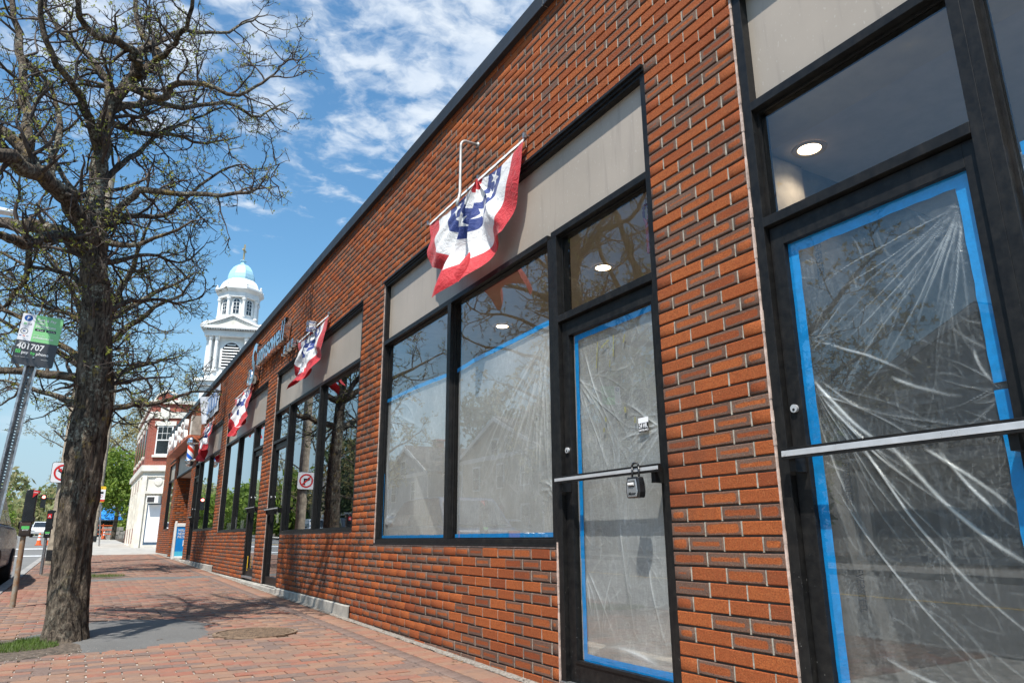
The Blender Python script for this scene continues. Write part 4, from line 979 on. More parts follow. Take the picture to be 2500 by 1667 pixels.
for i in range(2600):
    y = random.uniform(2.5, 15)**1.0; x = random.uniform(2.43, 2.485) if i % 8 else random.uniform(-.9, .4); 
    if i % 8 == 0: y = random.uniform(6.2, 7.2)
    s_ = random.uniform(.002, .007); z = zg(y)+.006; k = len(vs)
    vs += [(x-s_, y, z), (x+s_*.4, y-s_, z), (x+s_*.5, y+s_, z), (x, y, z+s_*1.2)]; fs += [(k, k+1, k+3), (k+1, k+2, k+3), (k+2, k, k+3)]
npobj('grit', vs, fs, M['gravel'], sw_, stuff=True)
# asphalt patches
def blob(name, cx, cy, rx, ry, h, m, seed, n=64, rings=8):
    rng = random.Random(seed); ph_ = [rng.uniform(0, 6.28) for _ in range(5)]; vs = [(cx, cy, zg(cy)+h)]
    for k in range(1, rings+1):
        f = k/rings
        for i in range(n):
            a = 2*math.pi*i/n; w_ = 1+.07*math.sin(2*a+ph_[0])+.05*math.sin(5*a+ph_[1])+.03*math.sin(11*a+ph_[2])+(.025*math.sin(23*a+ph_[3])+rng.uniform(-.015, .02))*(k == rings)
            x = cx+rx*f*w_*math.cos(a); y = cy+ry*f*w_*math.sin(a); vs.append((x, y, zg(y)+h*(1-f**2.5)+(.0035 if f < .99 else -.004)))
    fs = [(0, 1+i, 1+(i+1) % n) for i in range(n)]
    b = MB(); b.add(vs, fs+[(1+(k-1)*n+i, 1+k*n+i, 1+k*n+(i+1) % n, 1+(k-1)*n+(i+1) % n) for k in range(1, rings) for i in range(n)], m); return struct(b.obj(name, smooth=True))
blob('asphalt_patch', .46, 7.66, .70, 1.12, .014, M['asphalt'], 1); blob('asphalt_patch', 1.2, 15.4, 1.2, .36, .010, M['asphalt'], 2)
blob('soil_patch', -.35, 7.08, .58, .66, .012, M['soil'], 3); blob('soil_patch', -.1, 17.6, .55, .62, .012, M['soil'], 5); blob('soil_patch', .53, 16.38, .38, .50, .006, M['soil'], 4)
# manhole
t = thing('manhole_cover', (1.46, 7.06, -.8), 'round rusty cast iron manhole cover set in the brick sidewalk', 'manhole cover')
z = zg(7.06)+.006; b = MB(); b.lathe([(.36, -.01), (.36, .004), (.332, .004), (.332, -.004)], (1.46, 7.06, z), 48, M['iron']); b.obj('ring', t)
b = MB(); b.lathe([(.0, 0), (.325, 0), (.328, -.008)], (1.46, 7.06, z), 48, M['iron'])
for i in range(-14, 15):
    for j in range(-14, 15):
        x_, y_ = i*.022, j*.022
        if x_*x_+y_*y_ < .30**2: b.box(1.46+x_-.007, 1.46+x_+.007, 7.06+y_-.007, 7.06+y_+.007, z, z+.004, M['iron'])
b.obj('lid', t)
# grass
def grass(name, cx, cy, rx, ry, n, h, seed):
    rng = np.random.default_rng(seed); a = rng.uniform(0, 2*math.pi, n); r = np.sqrt(rng.uniform(0, 1, n)); x = cx+rx*r*np.cos(a); y = cy+ry*r*np.sin(a); z = np.array([zg(q) for q in y])+.008
    hh = rng.uniform(.4, 1.1, n)*h; d = rng.uniform(0, 2*math.pi, n); w_ = .0022; lean = rng.uniform(0, .8, n)*hh
    v = np.stack([np.stack([x-w_*np.sin(d), y+w_*np.cos(d), z], -1), np.stack([x+w_*np.sin(d), y-w_*np.cos(d), z], -1), np.stack([x+lean*np.cos(d), y+lean*np.sin(d), z+hh], -1)], 1).reshape(-1, 3)
    o = npobj(name, v, np.arange(3*n).reshape(-1, 3), M['grass'], None, stuff=True); return o
tag(grass('grass', -.42, 7.04, .38, .26, 4600, .038, 1), 'patch of short green grass at the foot of the tree', 'grass'); 
tag(grass('grass', -.2, 7.33, .16, .12, 1200, .05, 2), 'small tuft of grass against the trunk', 'grass')
tag(grass('grass', .5, 16.4, .34, .4, 900, .05, 3), 'sparse weeds in the empty tree pit', 'grass')
vs = []; fs = []; rl = random.Random(77)
for i in range(170):
    x, y = (rl.gauss(2.40, .05), rl.uniform(3.2, 14)) if i % 2 else (rl.uniform(-.8, 2.2), rl.uniform(4.6, 13)); x = min(x, 2.47); z = zg(y)+.012; a_ = rl.uniform(0, 6.28); L_ = rl.uniform(.008, .020); k = len(vs)
    for u_, v_ in ((-1, 0), (0, .45), (1, 0), (0, -.45)): vs.append((x+L_*(u_*math.cos(a_)-v_*math.sin(a_)), y+L_*(u_*math.sin(a_)+v_*math.cos(a_)), z+rl.uniform(0, .006)))
    fs.append((k, k+1, k+2, k+3))
tag(npobj('leaf_litter', vs, fs, M['litter'], None, stuff=True), 'small dry leaves and bits blown along the foot of the wall', 'litter')
# ------------------------------------------------------------------ trees
class TreeB:
    def __init__(s, seed): s.rng = random.Random(seed); s.big = MB(); s.tv = []; s.tf = []; s.bv = []; s.bf = []
    def tube(s, pts, rads, n):
        k = len(s.tv); a = None; L = len(pts)
        for i, p in enumerate(pts):
            d = (pts[min(i+1, L-1)]-pts[max(i-1, 0)]); 
            if d.length < 1e-6: d = Vector((0, 0, 1))
            d.normalize(); a = d.orthogonal().normalized() if a is None else (a-d*a.dot(d))
            if a.length < 1e-4: a = d.orthogonal()
            a.normalize(); b = d.cross(a)
            for j in range(n):
                t_ = 2*math.pi*j/n; q = p+(a*math.cos(t_)+b*math.sin(t_))*rads[i]; s.tv.append((q.x, q.y, q.z))
        for i in range(L-1):
            for j in range(n): s.tf.append((k+i*n+j, k+i*n+(j+1) % n, k+(i+1)*n+(j+1) % n, k+(i+1)*n+j))
    def bud(s, p, d, sz):
        rng = s.rng
        for _ in range(3):
            u = Vector((rng.gauss(0, 1), rng.gauss(0, 1), rng.gauss(0, 1)+.4)).normalized(); v = u.orthogonal().normalized(); L = sz*rng.uniform(.7, 1.4); w_ = L*.28; k = len(s.bv)
            for q in (p, p+u*L*.5+v*w_, p+u*L, p+u*L*.5-v*w_): s.bv.append((q.x, q.y, q.z))
            s.bf.append((k, k+1, k+2, k+3))
    def grow(s, p, d, L, r, lev, spec):
        rng = s.rng; st = spec['step'][lev]; n = max(2, int(L/st)); pts = [p.copy()]; d = d.normalized(); gn = spec['gnarl'][lev]
        for i in range(n):
            d = (d+Vector((rng.gauss(0, gn), rng.gauss(0, gn), rng.gauss(0, gn)+spec['up'][lev]))).normalized(); p = p+d*(L/n); 
            if p.x > DW-.12 and p.z < 4.05: p.x = DW-.12-rng.uniform(0, .05); d.x = -abs(d.x)
            if p.z < .9: d.z = abs(d.z)
            pts.append(p.copy())
        rads = [r*(1-.72*i/n) for i in range(n+1)]
        s.tube(pts, rads, 5 if lev == 0 else 4 if lev == 1 else 3)
        if lev < spec['levels']-1:
            m = spec['kids'][lev]*L; m = int(m)+(rng.random() < m-int(m))
            for _ in range(m):
                f = rng.uniform(.12, 1.); i = min(n-1, int(f*n)); q = pts[i].lerp(pts[i+1], f*n-i); dd = (pts[i+1]-pts[i]).normalized()
                a = dd.orthogonal().normalized(); a.rotate(Matrix.Rotation(rng.uniform(0, 2*math.pi), 3, dd)); k = rng.uniform(.5, 1.1)
                s.grow(q, dd*.55+a*k, spec['len'][lev+1]*rng.uniform(.45, 1.25)*(1.15-.4*f), max(rads[i]*.55, spec['rmin'][lev+1]) if lev < 1 else spec['rmin'][lev+1]*rng.uniform(.8, 1.25), lev+1, spec)
        if lev == spec['levels']-1:
            for _ in range(2):
                if rng.random() < spec['bud']: s.bud(pts[rng.randrange(1, n+1)], d, spec['budsize'])
    def limb(s, pts, spec, n=10, kids=True, fine=3):
        P_ = [Vector(p[:3]) for p in pts]; rr = [p[3] for p in pts]; Q = []; QR = []
        for i in range(len(P_)-1):
            p0 = P_[max(i-1, 0)]; p1 = P_[i]; p2 = P_[i+1]; p3 = P_[min(i+2, len(P_)-1)]
            for k in range(fine):
                t_ = k/fine; q = .5*((2*p1)+(p2-p0)*t_+(2*p0-5*p1+4*p2-p3)*t_*t_+(3*p1-p0-3*p2+p3)*t_**3)
                rad = rr[i]+(rr[i+1]-rr[i])*t_
                Q.append(q+Vector((s.rng.gauss(0, 1), s.rng.gauss(0, 1), s.rng.gauss(0, 1)))*(rad*.10+.008)); QR.append(rad*(1+s.rng.uniform(-.07, .09)))
        Q.append(P_[-1]); QR.append(rr[-1]); ring(s.big, Q, QR, n, M['bark'], .07 if n > 9 else .04)
        if kids:
            for i in range(len(Q)-1):
                seg = (Q[i+1]-Q[i]); m = spec['limbkids']*seg.length; m = int(m)+(s.rng.random() < m-int(m))
                for _ in range(m):
                    q = Q[i].lerp(Q[i+1], s.rng.random()); dd = seg.normalized(); a = dd.orthogonal().normalized(); a.rotate(Matrix.Rotation(s.rng.uniform(0, 2*math.pi), 3, dd))
                    s.grow(q, dd*.5+a, spec['len'][0]*s.rng.uniform(.35, 1.2), min(max(QR[i]*.45, spec['rmin'][0]), .024), 0, spec)
            s.grow(Q[-1], (Q[-1]-Q[-3]).normalized(), spec['len'][0]*.25, QR[-1], 0, spec)
    def finish(s, t, buds):
        s.big.obj('limbs', t, smooth=True)
        if s.tv: npobj('twigs', s.tv, s.tf, M['twig'], t, True, stuff=True)
        if s.bv: npobj('leaf_buds', s.bv, s.bf, buds, t, stuff=True)
        print('tree', len(s.tf), len(s.bf))
def trunk(t, pts, n=40, wob=.05, seed=0):
    """ridged trunk: rings with lobes that run up the bark"""
    rng = random.Random(seed); P_ = [Vector(p[:3]) for p in pts]; rr = [p[3] for p in pts]; vs = []; rows = 0; ph = [rng.uniform(0, 6.28) for _ in range(8)]
    for i in range(len(P_)-1):
        K = max(2, int((P_[i+1]-P_[i]).length/.035))
        for k in range(K+(i == len(P_)-2)):
            f = k/K; f2 = f; p = P_[i].lerp(P_[i+1], f2); r_ = rr[i]+(rr[i+1]-rr[i])*f; z = p.z
            for j in range(n):
                a = 2*math.pi*j/n; tw = z*.45
                w_ = 1+wob*math.sin(3*(a+tw)+ph[0])+wob*.8*math.sin(5*(a-tw*.6)+ph[1]+z)+.070*(1-abs(math.sin(6.5*(a+.45*math.sin(z*2.1+ph[2]))+ph[3]))*2)*.8+.045*math.sin(17*(a+.3*math.sin(z*3.7+ph[4]))+ph[5]+z*3)+rng.uniform(-.012, .012)
                fl = 1+.16*max(0, 1-(z-zg(p.y))/.22)*(.5+.5*math.sin(4*a+ph[6])) if z < zg(p.y)+.25 else 1
                vs.append((p.x+r_*w_*fl*math.cos(a), p.y+r_*w_*fl*math.sin(a), z))
            rows += 1
    fs = [(i*n+j, i*n+(j+1) % n, (i+1)*n+(j+1) % n, (i+1)*n+j) for i in range(rows-1) for j in range(n)]
    return npobj('trunk', vs, fs, M['bark'], t, True)
LIMBS = {
'T':[(-0.01,7.30,-0.86,0.176),(-0.01,7.36,-0.70,0.156),(-0.04,7.45,-0.28,0.146),(-0.06,7.45,0.06,0.144),(-0.06,7.45,0.48,0.146),(-0.07,7.45,0.86,0.150),(-0.05,7.45,1.14,0.140),(-0.06,7.45,1.34,0.145),(-0.12,7.45,1.81,0.130),(-0.16,7.45,2.30,0.120),(-0.25,7.45,2.70,0.110),(-0.29,7.50,2.99,0.095),(-0.30,7.50,3.38,0.075),(-0.32,7.50,3.77,0.070),(-0.31,7.50,4.09,0.065),(-0.26,7.50,4.38,0.060),(-0.19,7.50,4.59,0.055)],
'A':[(-0.25,7.45,2.66,0.085),(-0.37,7.30,2.85,0.080),(-0.50,7.10,2.96,0.075),(-0.64,6.90,3.02,0.070),(-0.76,6.70,3.00,0.065),(-0.89,6.40,2.94,0.060),(-1.07,6.00,2.80,0.050)],
'B':[(-0.23,7.45,2.54,0.080),(-0.43,7.60,2.76,0.070),(-0.65,7.80,2.92,0.065),(-0.91,8.00,2.99,0.060),(-1.37,8.40,3.13,0.050)],
'C':[(-0.33,7.40,2.67,0.060),(-0.51,7.20,2.65,0.050),(-0.62,7.00,2.52,0.045),(-0.73,6.80,2.38,0.040),(-0.87,6.60,2.34,0.035),(-1.00,6.40,2.29,0.030)],
'D':[(-0.74,6.75,3.02,0.055),(-0.84,6.80,3.21,0.050),(-0.99,6.90,3.37,0.045),(-1.20,7.00,3.52,0.035)],
'E':[(-0.79,6.70,3.02,0.050),(-0.86,6.90,3.49,0.045),(-0.99,7.20,3.99,0.040),(-1.11,7.50,4.53,0.035),(-1.26,7.80,5.11,0.030),(-1.40,8.00,5.73,0.020)],
'F':[(-0.32,7.50,3.67,0.050),(-0.44,7.30,3.93,0.040),(-0.57,7.10,4.07,0.035),(-0.65,6.90,4.07,0.030),(-0.77,6.80,4.17,0.028),(-0.85,6.70,4.33,0.025),(-0.94,6.60,4.69,0.020)],
'G':[(-0.29,7.50,4.28,0.045),(-0.47,7.80,4.79,0.035),(-0.70,8.10,5.18,0.030),(-0.93,8.40,5.51,0.026),(-1.20,8.70,6.03,0.020)],
'H':[(-0.19,7.50,4.59,0.055),(-0.10,7.40,4.63,0.050),(-0.20,7.20,4.75,0.045),(-0.33,7.00,4.64,0.040),(-0.56,6.80,4.58,0.030),(-0.69,6.60,4.76,0.020)],
'I':[(-0.11,7.40,4.57,0.045),(0.03,7.50,4.90,0.040),(0.05,7.70,5.15,0.035),(-0.08,7.90,5.37,0.030),(-0.21,8.10,5.73,0.028),(-0.29,8.20,6.28,0.020)],
'J':[(-0.05,7.45,4.71,0.035),(0.10,7.20,4.80,0.030),(0.20,6.90,4.85,0.025),(0.26,6.70,4.94,0.020),(0.26,6.50,5.15,0.016)],
'K':[(-0.19,7.20,4.65,0.035),(0.00,7.80,5.32,0.030),(0.27,8.30,5.92,0.026),(0.49,8.60,6.19,0.022),(0.84,8.90,6.57,0.018),(1.06,9.10,6.94,0.014),(1.31,9.20,7.22,0.008)],
'L':[(-0.19,7.50,4.53,0.040),(-0.01,7.30,4.33,0.035),(0.16,7.10,4.24,0.032),(0.20,7.00,4.34,0.030),(0.45,6.80,4.33,0.024),(0.77,6.60,4.19,0.018),(0.97,6.50,4.35,0.013),(1.11,6.50,4.54,0.007)],
'M':[(-0.28,7.50,4.17,0.040),(0.06,8.00,4.69,0.032),(0.38,8.30,4.90,0.028),(0.92,8.80,5.45,0.022),(1.26,9.00,5.45,0.018),(1.56,9.20,5.81,0.012),(1.74,9.30,6.00,0.008)],
'N':[(-0.29,7.50,3.36,0.040),(-0.19,7.60,3.57,0.030),(-0.01,7.90,4.00,0.026),(0.23,8.20,4.48,0.020),(0.51,8.50,4.91,0.015),(0.84,8.70,5.29,0.008)],
'O':[(-0.27,7.50,2.95,0.050),(-0.18,7.40,3.02,0.040),(-0.03,7.20,3.13,0.035),(0.11,7.10,3.20,0.030),(0.42,6.90,3.17,0.024),(0.86,6.60,3.16,0.018),(1.04,6.55,3.24,0.010),(1.10,6.55,3.40,0.006)],
'P':[(-0.26,7.50,2.85,0.050),(-0.17,7.70,3.02,0.035),(-0.01,8.00,3.30,0.030),(0.35,8.40,3.55,0.024),(0.53,8.60,3.86,0.020),(0.82,8.90,4.37,0.016),(1.15,9.10,4.76,0.012),(1.40,9.20,4.80,0.009),(1.76,9.30,5.06,0.005)],
'Q':[(-0.13,7.45,1.98,0.040),(0.03,7.70,2.22,0.026),(0.22,8.00,2.40,0.020),(0.59,8.40,2.55,0.013),(0.87,8.70,2.75,0.006)],
'R':[(-0.08,7.45,1.36,0.055),(-0.21,7.50,1.42,0.045),(-0.35,7.60,1.45,0.040),(-0.65,7.80,1.51,0.035),(-1.00,8.00,1.49,0.028)],
'S':[(-0.11,7.45,1.51,0.040),(-0.26,7.65,1.66,0.030),(-0.51,7.85,1.87,0.026),(-0.82,8.10,2.10,0.022),(-1.14,8.40,2.34,0.018)],
'X':[(-0.16,7.45,2.30,0.040),(-0.31,7.80,2.43,0.028),(-0.55,8.10,2.61,0.022),(-0.82,8.40,2.71,0.018),(-1.16,8.70,2.93,0.012)],
'Y':[(-0.29,7.50,3.23,0.040),(-0.44,7.90,3.41,0.030),(-0.67,8.30,3.72,0.024),(-1.03,8.80,4.53,0.020),(-1.38,9.20,5.18,0.014)],
'Z':[(-0.31,7.50,4.04,0.040),(-0.06,7.90,4.24,0.030),(0.31,8.20,4.46,0.022),(0.68,8.50,4.62,0.015),(1.07,8.70,4.93,0.008)],
'AA':[(-0.27,7.50,2.89,0.040),(-0.08,7.20,2.65,0.028),(0.14,6.90,2.62,0.020),(0.39,6.70,2.72,0.013),(0.54,6.60,2.80,0.007)],
'AB':[(-0.64,6.90,3.02,0.040),(-0.66,7.10,3.37,0.032),(-0.68,7.40,3.87,0.025),(-0.85,7.60,4.34,0.020),(-1.12,7.80,4.70,0.015)],
'AC':[(-0.88,8.00,3.00,0.040),(-0.81,8.10,2.74,0.030),(-0.82,8.20,2.51,0.024),(-0.92,8.30,2.26,0.018),(-1.06,8.40,2.02,0.012)],
'U':[(-0.11,7.45,1.79,0.035),(-0.22,7.70,2.00,0.025),(-0.46,8.10,2.20,0.020),(-0.74,8.50,2.35,0.016),(-1.09,8.90,2.64,0.010)],
'V':[(-0.04,7.45,1.29,0.025),(0.12,7.30,1.32,0.014),(0.29,7.20,1.30,0.009),(0.38,7.10,1.33,0.005)],
'W':[(-0.21,7.50,2.56,0.035),(-0.03,7.90,2.73,0.024),(0.23,8.30,3.02,0.018),(0.58,8.60,3.10,0.012),(0.84,8.80,3.43,0.006)]}
SP1 = dict(levels=4, step=(.07, .055, .04, .03), gnarl=(.24, .30, .34, .34), up=(.03, .02, .03, .05), kids=(9, 12, 15), len=(.66, .30, .13, .06), rmin=(.010, .0060, .0042, .0030), limbkids=6.2, bud=.42, budsize=.025)
t1 = thing('street_tree', (-.02, 7.4, -.8), 'gnarled lichen covered tree in the foreground, its twigs just budding', 'tree', 'trees along the kerb')
tb = TreeB(21); trunk(t1, LIMBS['T'][:10], 44, .055, 3)
tb.limb(LIMBS['T'][9:], SP1, 14, True)
for k, v in LIMBS.items():
    if k == 'T': continue
    sp = dict(SP1)
    if k in 'VQ': sp = dict(SP1, limbkids=3)
    tb.limb(v, sp, 10)
tb.finish(t1, M['bud'])
def auto_tree(name, x, y, h0, h1, rad, seed, label, buds, spec, rt=.17, nl=9, grp='trees along the kerb', lean=0.):
    t = thing(name, (x, y, zg(y)), label, 'tree', grp); tb = TreeB(seed); rng = tb.rng; z0 = zg(y); P_ = []; n = 9
    for i in range(n+1):
        f = i/n; P_.append((x+lean*f+rng.gauss(0, .04)*f, y+rng.gauss(0, .04)*f, z0-.05+(h1*.72)*f, rt*(1.15-.85*f)))
    trunk(t, P_, 26, .05, seed); 
    for i in range(nl):
        f = (h0+(h1*.72-h0)*(i+.5)/nl); a = i*2.4+rng.uniform(-.3, .3); k = min(n-1, int(f/(h1*.72)*n)); p = Vector(P_[k][:3]); L = rad*rng.uniform(.75, 1.1)*(1.1-.35*i/nl); up = .25+.9*i/nl; pts = []
        for j in range(7):
            s_ = j/6; pts.append((p.x+math.cos(a)*L*s_+rng.gauss(0, .07)*s_*rad*.4, p.y+math.sin(a)*L*s_+rng.gauss(0, .07)*s_*rad*.4, p.z+up*L*s_**.9+rng.gauss(0, .05)*rad*.3*s_, rt*.42*(1-.85*s_)+.006))
        tb.limb(pts, spec, 7, fine=2)
    tb.finish(t, buds); return t
SP2 = dict(levels=3, step=(.14, .10, .06), gnarl=(.20, .26, .3), up=(.03, .02, .03), kids=(7, 12), len=(1.1, .48, .20), rmin=(.014, .009, .0065), limbkids=4.6, bud=.45, budsize=.032)
auto_tree('street_tree', -.12, 17.6, 3.6, 8.4, 2.5, 31, 'second bare budding tree farther along the sidewalk, behind the first trunk', M['bud'], SP2, .19, 11)
SP3 = dict(levels=3, step=(.35, .25, .14), gnarl=(.18, .24, .3), up=(.05, .03, .03), kids=(4, 6), len=(2.1, .95, .45), rmin=(.03, .016, .010), limbkids=1.3, bud=.95, budsize=.10)
far_trees = [(-12.2, 22.3, 11, 4.2, 41, 'bare budding tree across the street, reflected above the wide window'),
             (-12.4, 50.5, 11, 4.2, 43, 'budding tree on the curb in front of the grey house'), (-12.2, 63, 12, 4.6, 44, 'budding tree far up the opposite sidewalk'), (-12.3, 13.5, 9, 3.8, 45, 'budding tree opposite the nearest doors')]
for x, y, h, r_, sd_, lb in far_trees: auto_tree('opposite_tree', x, y, 2.6, h, r_, sd_, lb, M['bud2'], SP3, .26, 8, 'trees on the opposite sidewalk')
for x, y, h, r_, sd_, lb in ((4.5, 78, 17, 6., 51, 'tall bare yellowish tree rising behind the red brick corner building'), (10.5, 92, 20, 7., 52, 'farther bare tree between the corner building and the church'), (.8, 95, 18, 6.5, 53, 'tall bare tree behind the leaning utility pole')):
    auto_tree('background_tree', x, y, 4, h, r_, sd_, lb, M['bud2'], SP3, .3, 10, 'bare trees behind the corner building')
def crown(name, blobs, n, size, m, label, cat, grp=None, trunkp=None, seed=1, stuff=False):
    rng = np.random.default_rng(seed); t = thing(name, blobs[0][0], label, cat, grp) if not stuff else None; Vs = []
    tot = sum(b[1]*b[1] for b in blobs)
    for c, r_ in blobs:
        k = int(n*r_*r_/tot); sub = max(6, int(26)); cen = rng.normal(0, 1, (sub, 3)); cen /= np.linalg.norm(cen, axis=1)[:, None]; cen *= r_*rng.uniform(.45, .95, (sub, 1)); cen[:, 2] *= .85
        pick = rng.integers(0, sub, k); p = np.array(c)+cen[pick]+rng.normal(0, r_*.17, (k, 3)); u = rng.normal(0, 1, (k, 3)); u /= np.linalg.norm(u, axis=1)[:, None]; w_ = rng.normal(0, 1, (k, 3)); v = np.cross(u, w_); v /= np.linalg.norm(v, axis=1)[:, None]+1e-9
        s = size*rng.uniform(.6, 1.4, (k, 1)); Vs.append(np.stack([p-u*s, p+v*s*.45, p+u*s, p-v*s*.45], 1).reshape(-1, 3))
    V = np.concatenate(Vs); o = npobj('foliage' if t else name, V, np.arange(len(V)).reshape(-1, 4), m, t, stuff=True)
    if not t: tag(o, label, cat, grp)
    if trunkp:
        b = MB(); 
        for p0, p1, r_ in trunkp: b.cyl(p0, p1, r_, r_*.6, 9, M['bark'])
        b.obj('trunk', t)
    return t or o
crown('leafy_tree', [((2.6, 66, 3.8), 2.0), ((1.2, 68, 3.4), 1.7), ((3.8, 70, 4.8), 2.2), ((1.9, 66, 5.6), 1.7), ((.9, 67, 5.0), 1.2), ((3.4, 65, 2.2), 1.2)], 11000, .16, M['leaf'], 'fresh green leafy tree beside the red brick corner building', 'tree', None, [((2.2, 67, -.1), (2.3, 67, 3), .2), ((3.2, 68, 0), (3.3, 68, 3.2), .16)], 61)
crown('budding_tree', [((3.6, 84, 9.), 3.4), ((5.2, 85, 12.), 3.6), ((6.6, 86, 8.5), 3.0), ((1.6, 84, 8.), 2.8)], 5200, .13, M['bud2'], 'yellow budding tree crown behind the red brick corner building', 'tree', None, [((4.2, 84.5, 0), (4.4, 84.5, 9), .28)], 64)
crown('shrub', [((3.1, 75, .9), .8), ((4.0, 75.5, 1.1), .9)], 1800, .12, M['leaf'], 'bright green shrub over the low stone wall', 'shrub', None, None, 62)
for i, (x, y, r_, m, lb) in enumerate(((-16.2, 30.6, 1.8, 'leaf_dark', 'dark evergreen by the tan house, seen in the reflections'), (-22, 48, 4.2, 'leaf_dark', 'dark evergreen towering behind the grey house'), (-24, 33, 4.5, 'leaf_far', 'hazy tree behind the tan house'), (-16, 66, 3., 'leaf_dark', 'evergreen beyond the grey house'), (-16.5, 19, 3., 'leaf', 'green tree opposite the doors'))):
    crown('yard_tree', [((x, y, 2+r_*.6), r_), ((x+.5, y+.8, 3+r_*1.5), r_*.75), ((x-.4, y-.5, 1.2), r_*.7)], 5200, .22, M[m], lb, 'tree', 'yard trees across the street', [((x, y, -.8), (x, y, 3), .22)], 70+i)
# wooded hills at the end of the road
hill = MB(); vs = []; nx = 60
for i in range(nx+1):
    x = -190+230*i/nx
    for j in range(14):
        y = 230+j*26; h = (12+6*math.sin(x*.045)+4*math.sin(x*.11+1))*min(1, j/5.)*(.75+.25*math.sin(j)); vs.append((x, y, zg(y)+h-.3))
hill.add(vs, [(i*14+j, (i+1)*14+j, (i+1)*14+j+1, i*14+j+1) for i in range(nx) for j in range(13)], M['leaf_far']); struct(hill.obj('hills', smooth=True))
bl = []; rgx = random.Random(5)
for i in range(120): bl.append(((rgx.uniform(-75, 12), rgx.uniform(190, 330), rgx.uniform(1.5, 13)), rgx.uniform(3, 6)))
crown('distant_wood', bl, 34000, .75, M['leaf_far'], 'hazy spring woods on the hill at the end of the street', 'woods', None, None, 81, True)
bl = []
for i in range(16): bl.append(((rgx.uniform(-17, -11.5), rgx.uniform(80, 175), rgx.uniform(2, 6)), rgx.uniform(2, 3.6)))
crown('roadside_trees', bl, 14000, .38, M['leaf'], 'green trees massed along the far left side of the street', 'woods', None, None, 82, True)

# ------------------------------------------------------------------ street furniture
SGN = Vector((-.53, 7.1, 1.64)); TL = .064
t = thing('parking_sign', (-.67, 7.1, -.8), 'green, white and charcoal pay by phone parking sign on a perforated post', 'sign')
base = Vector((-.672, 7.135, zg(7.1)-.05)); top = Vector((-.530, 7.135, 1.86)); ax = (top-base).normalized(); sxv = Vector((ax.z, 0, -ax.x)); LEN = (top-base).length
PM = frame4(base, sxv, (0, 1, 0), ax)
n = int(LEN/.0254)
web = MB()
M['web'] = mat('dull_grey_steel', (.12, .125, .13), .5, metal=.5, bs=.05)
def pbox(a, c, e, f, g_, h_): web.box(a, c, e, f, g_, h_, M['web'], PM)
pbox(-.016, -.0055, 0, .004, 0, LEN); pbox(.0055, .016, 0, .004, 0, LEN)
for i in range(n): z_ = i*.0254; pbox(-.0055, .0055, 0, .004, z_+.010, z_+.0254)
for s_ in (-1, 1):
    web.add([PM @ Vector(p) for p in ((s_*.016, 0, 0), (s_*.030, -.028, 0), (s_*.030, -.028, LEN), (s_*.016, 0, LEN))], [(0, 1, 2, 3)], M['steel'])
    web.add([PM @ Vector(p) for p in ((s_*.030, -.028, 0), (s_*.045, -.028, 0), (s_*.045, -.028, LEN), (s_*.030, -.028, LEN))], [(0, 1, 2, 3)], M['steel'])
web.obj('perforated_post', t)
SM = frame4((-.533, 7.10, 1.64), (math.cos(TL), 0, -math.sin(TL)), (math.sin(TL), 0, math.cos(TL)), (0, -1, 0))    # x right, y up, z toward the viewer
def rrect(w_, h_, r_, n=5):
    out = []
    for cx_, cy_, a0 in ((w_/2-r_, h_/2-r_, 0), (-w_/2+r_, h_/2-r_, 90), (-w_/2+r_, -h_/2+r_, 180), (w_/2-r_, -h_/2+r_, 270)):
        for i in range(n+1): a = R(a0+90*i/n); out.append((cx_+r_*math.cos(a), cy_+r_*math.sin(a)))
    return out
b = MB(); b.prism(rrect(.30, .445, .018), 'z', -.002, .0, M['sign_char'], SM); b.obj('sign_plate', t)
def clipped(x0, x1, y0, y1, m, z_=.0006, nm='sign_field'):
    b = MB(); b.box(x0, x1, y0, y1, 0.0002, z_, m, SM); return b.obj(nm, t)
clipped(-.149, -.053, -.014, .2215, M['sign_white']); clipped(-.053, .149, -.014, .2215, M['sign_green'])
def stext(s_, x, y, size, m, bold=True, al='LEFT', sx=1.): text('lettering', s_, size, .0003, SM @ Matrix.Translation((x, y, .0012)), m, t, bold, al, sx=sx)
WT = M['white_refl']
b = MB(); b.prism([(-.104+.031*math.cos(a), .183+.027*math.sin(a)) for a in [2*math.pi*i/28 for i in range(28)]], 'z', .0005, .0012, M['sign_blue'], SM); b.obj('parking_disc', t)
stext('P', -.104, .169, .040, WT, al='CENTER'); stext('Park & Pay', -.040, .173, .032, WT); stext('using', -.040, .146, .031, WT); stext('paybyphone', -.040, .118, .033, WT, sx=.92)
for x0 in (-.040, .042): b = MB(); b.box(x0, x0+.072, .083, .103, .0005, .0012, M['black_gloss'], SM); b.obj('store_badge', t)
stext('App Store', -.026, .089, .011, WT); stext('Google Play', .054, .089, .011, WT)
stext('or pay online', -.040, .040, .016, WT, False); stext('paybyphone.com', -.040, .018, .024, WT, sx=.9)
stext('pay by', -.098, .134, .011, M['sign_char'], False); stext('phone', -.098, .124, .011, M['sign_char'], False)
for i in range(3):
    for j in range(3):
        b = MB(); b.box(-.128+i*.008, -.122+i*.008, .124+j*.007, .129+j*.007, .0005, .0011, M['letter_green'], SM); b.obj('logo_dot', t)
        b = MB(); b.box(-.138+i*.0125, -.128+i*.0125, -.126+j*.011, -.117+j*.011, .0005, .0011, M['letter_green'], SM); b.obj('logo_dot', t)
b = MB(); ringp = [(.028*math.cos(a), .025*math.sin(a)) for a in [2*math.pi*i/28 for i in range(28)]]
b.prism([(x-.112, y+.066) for x, y in ringp], 'z', .0004, .0009, M['black_gloss'], SM); b.obj('seal_ring', t)
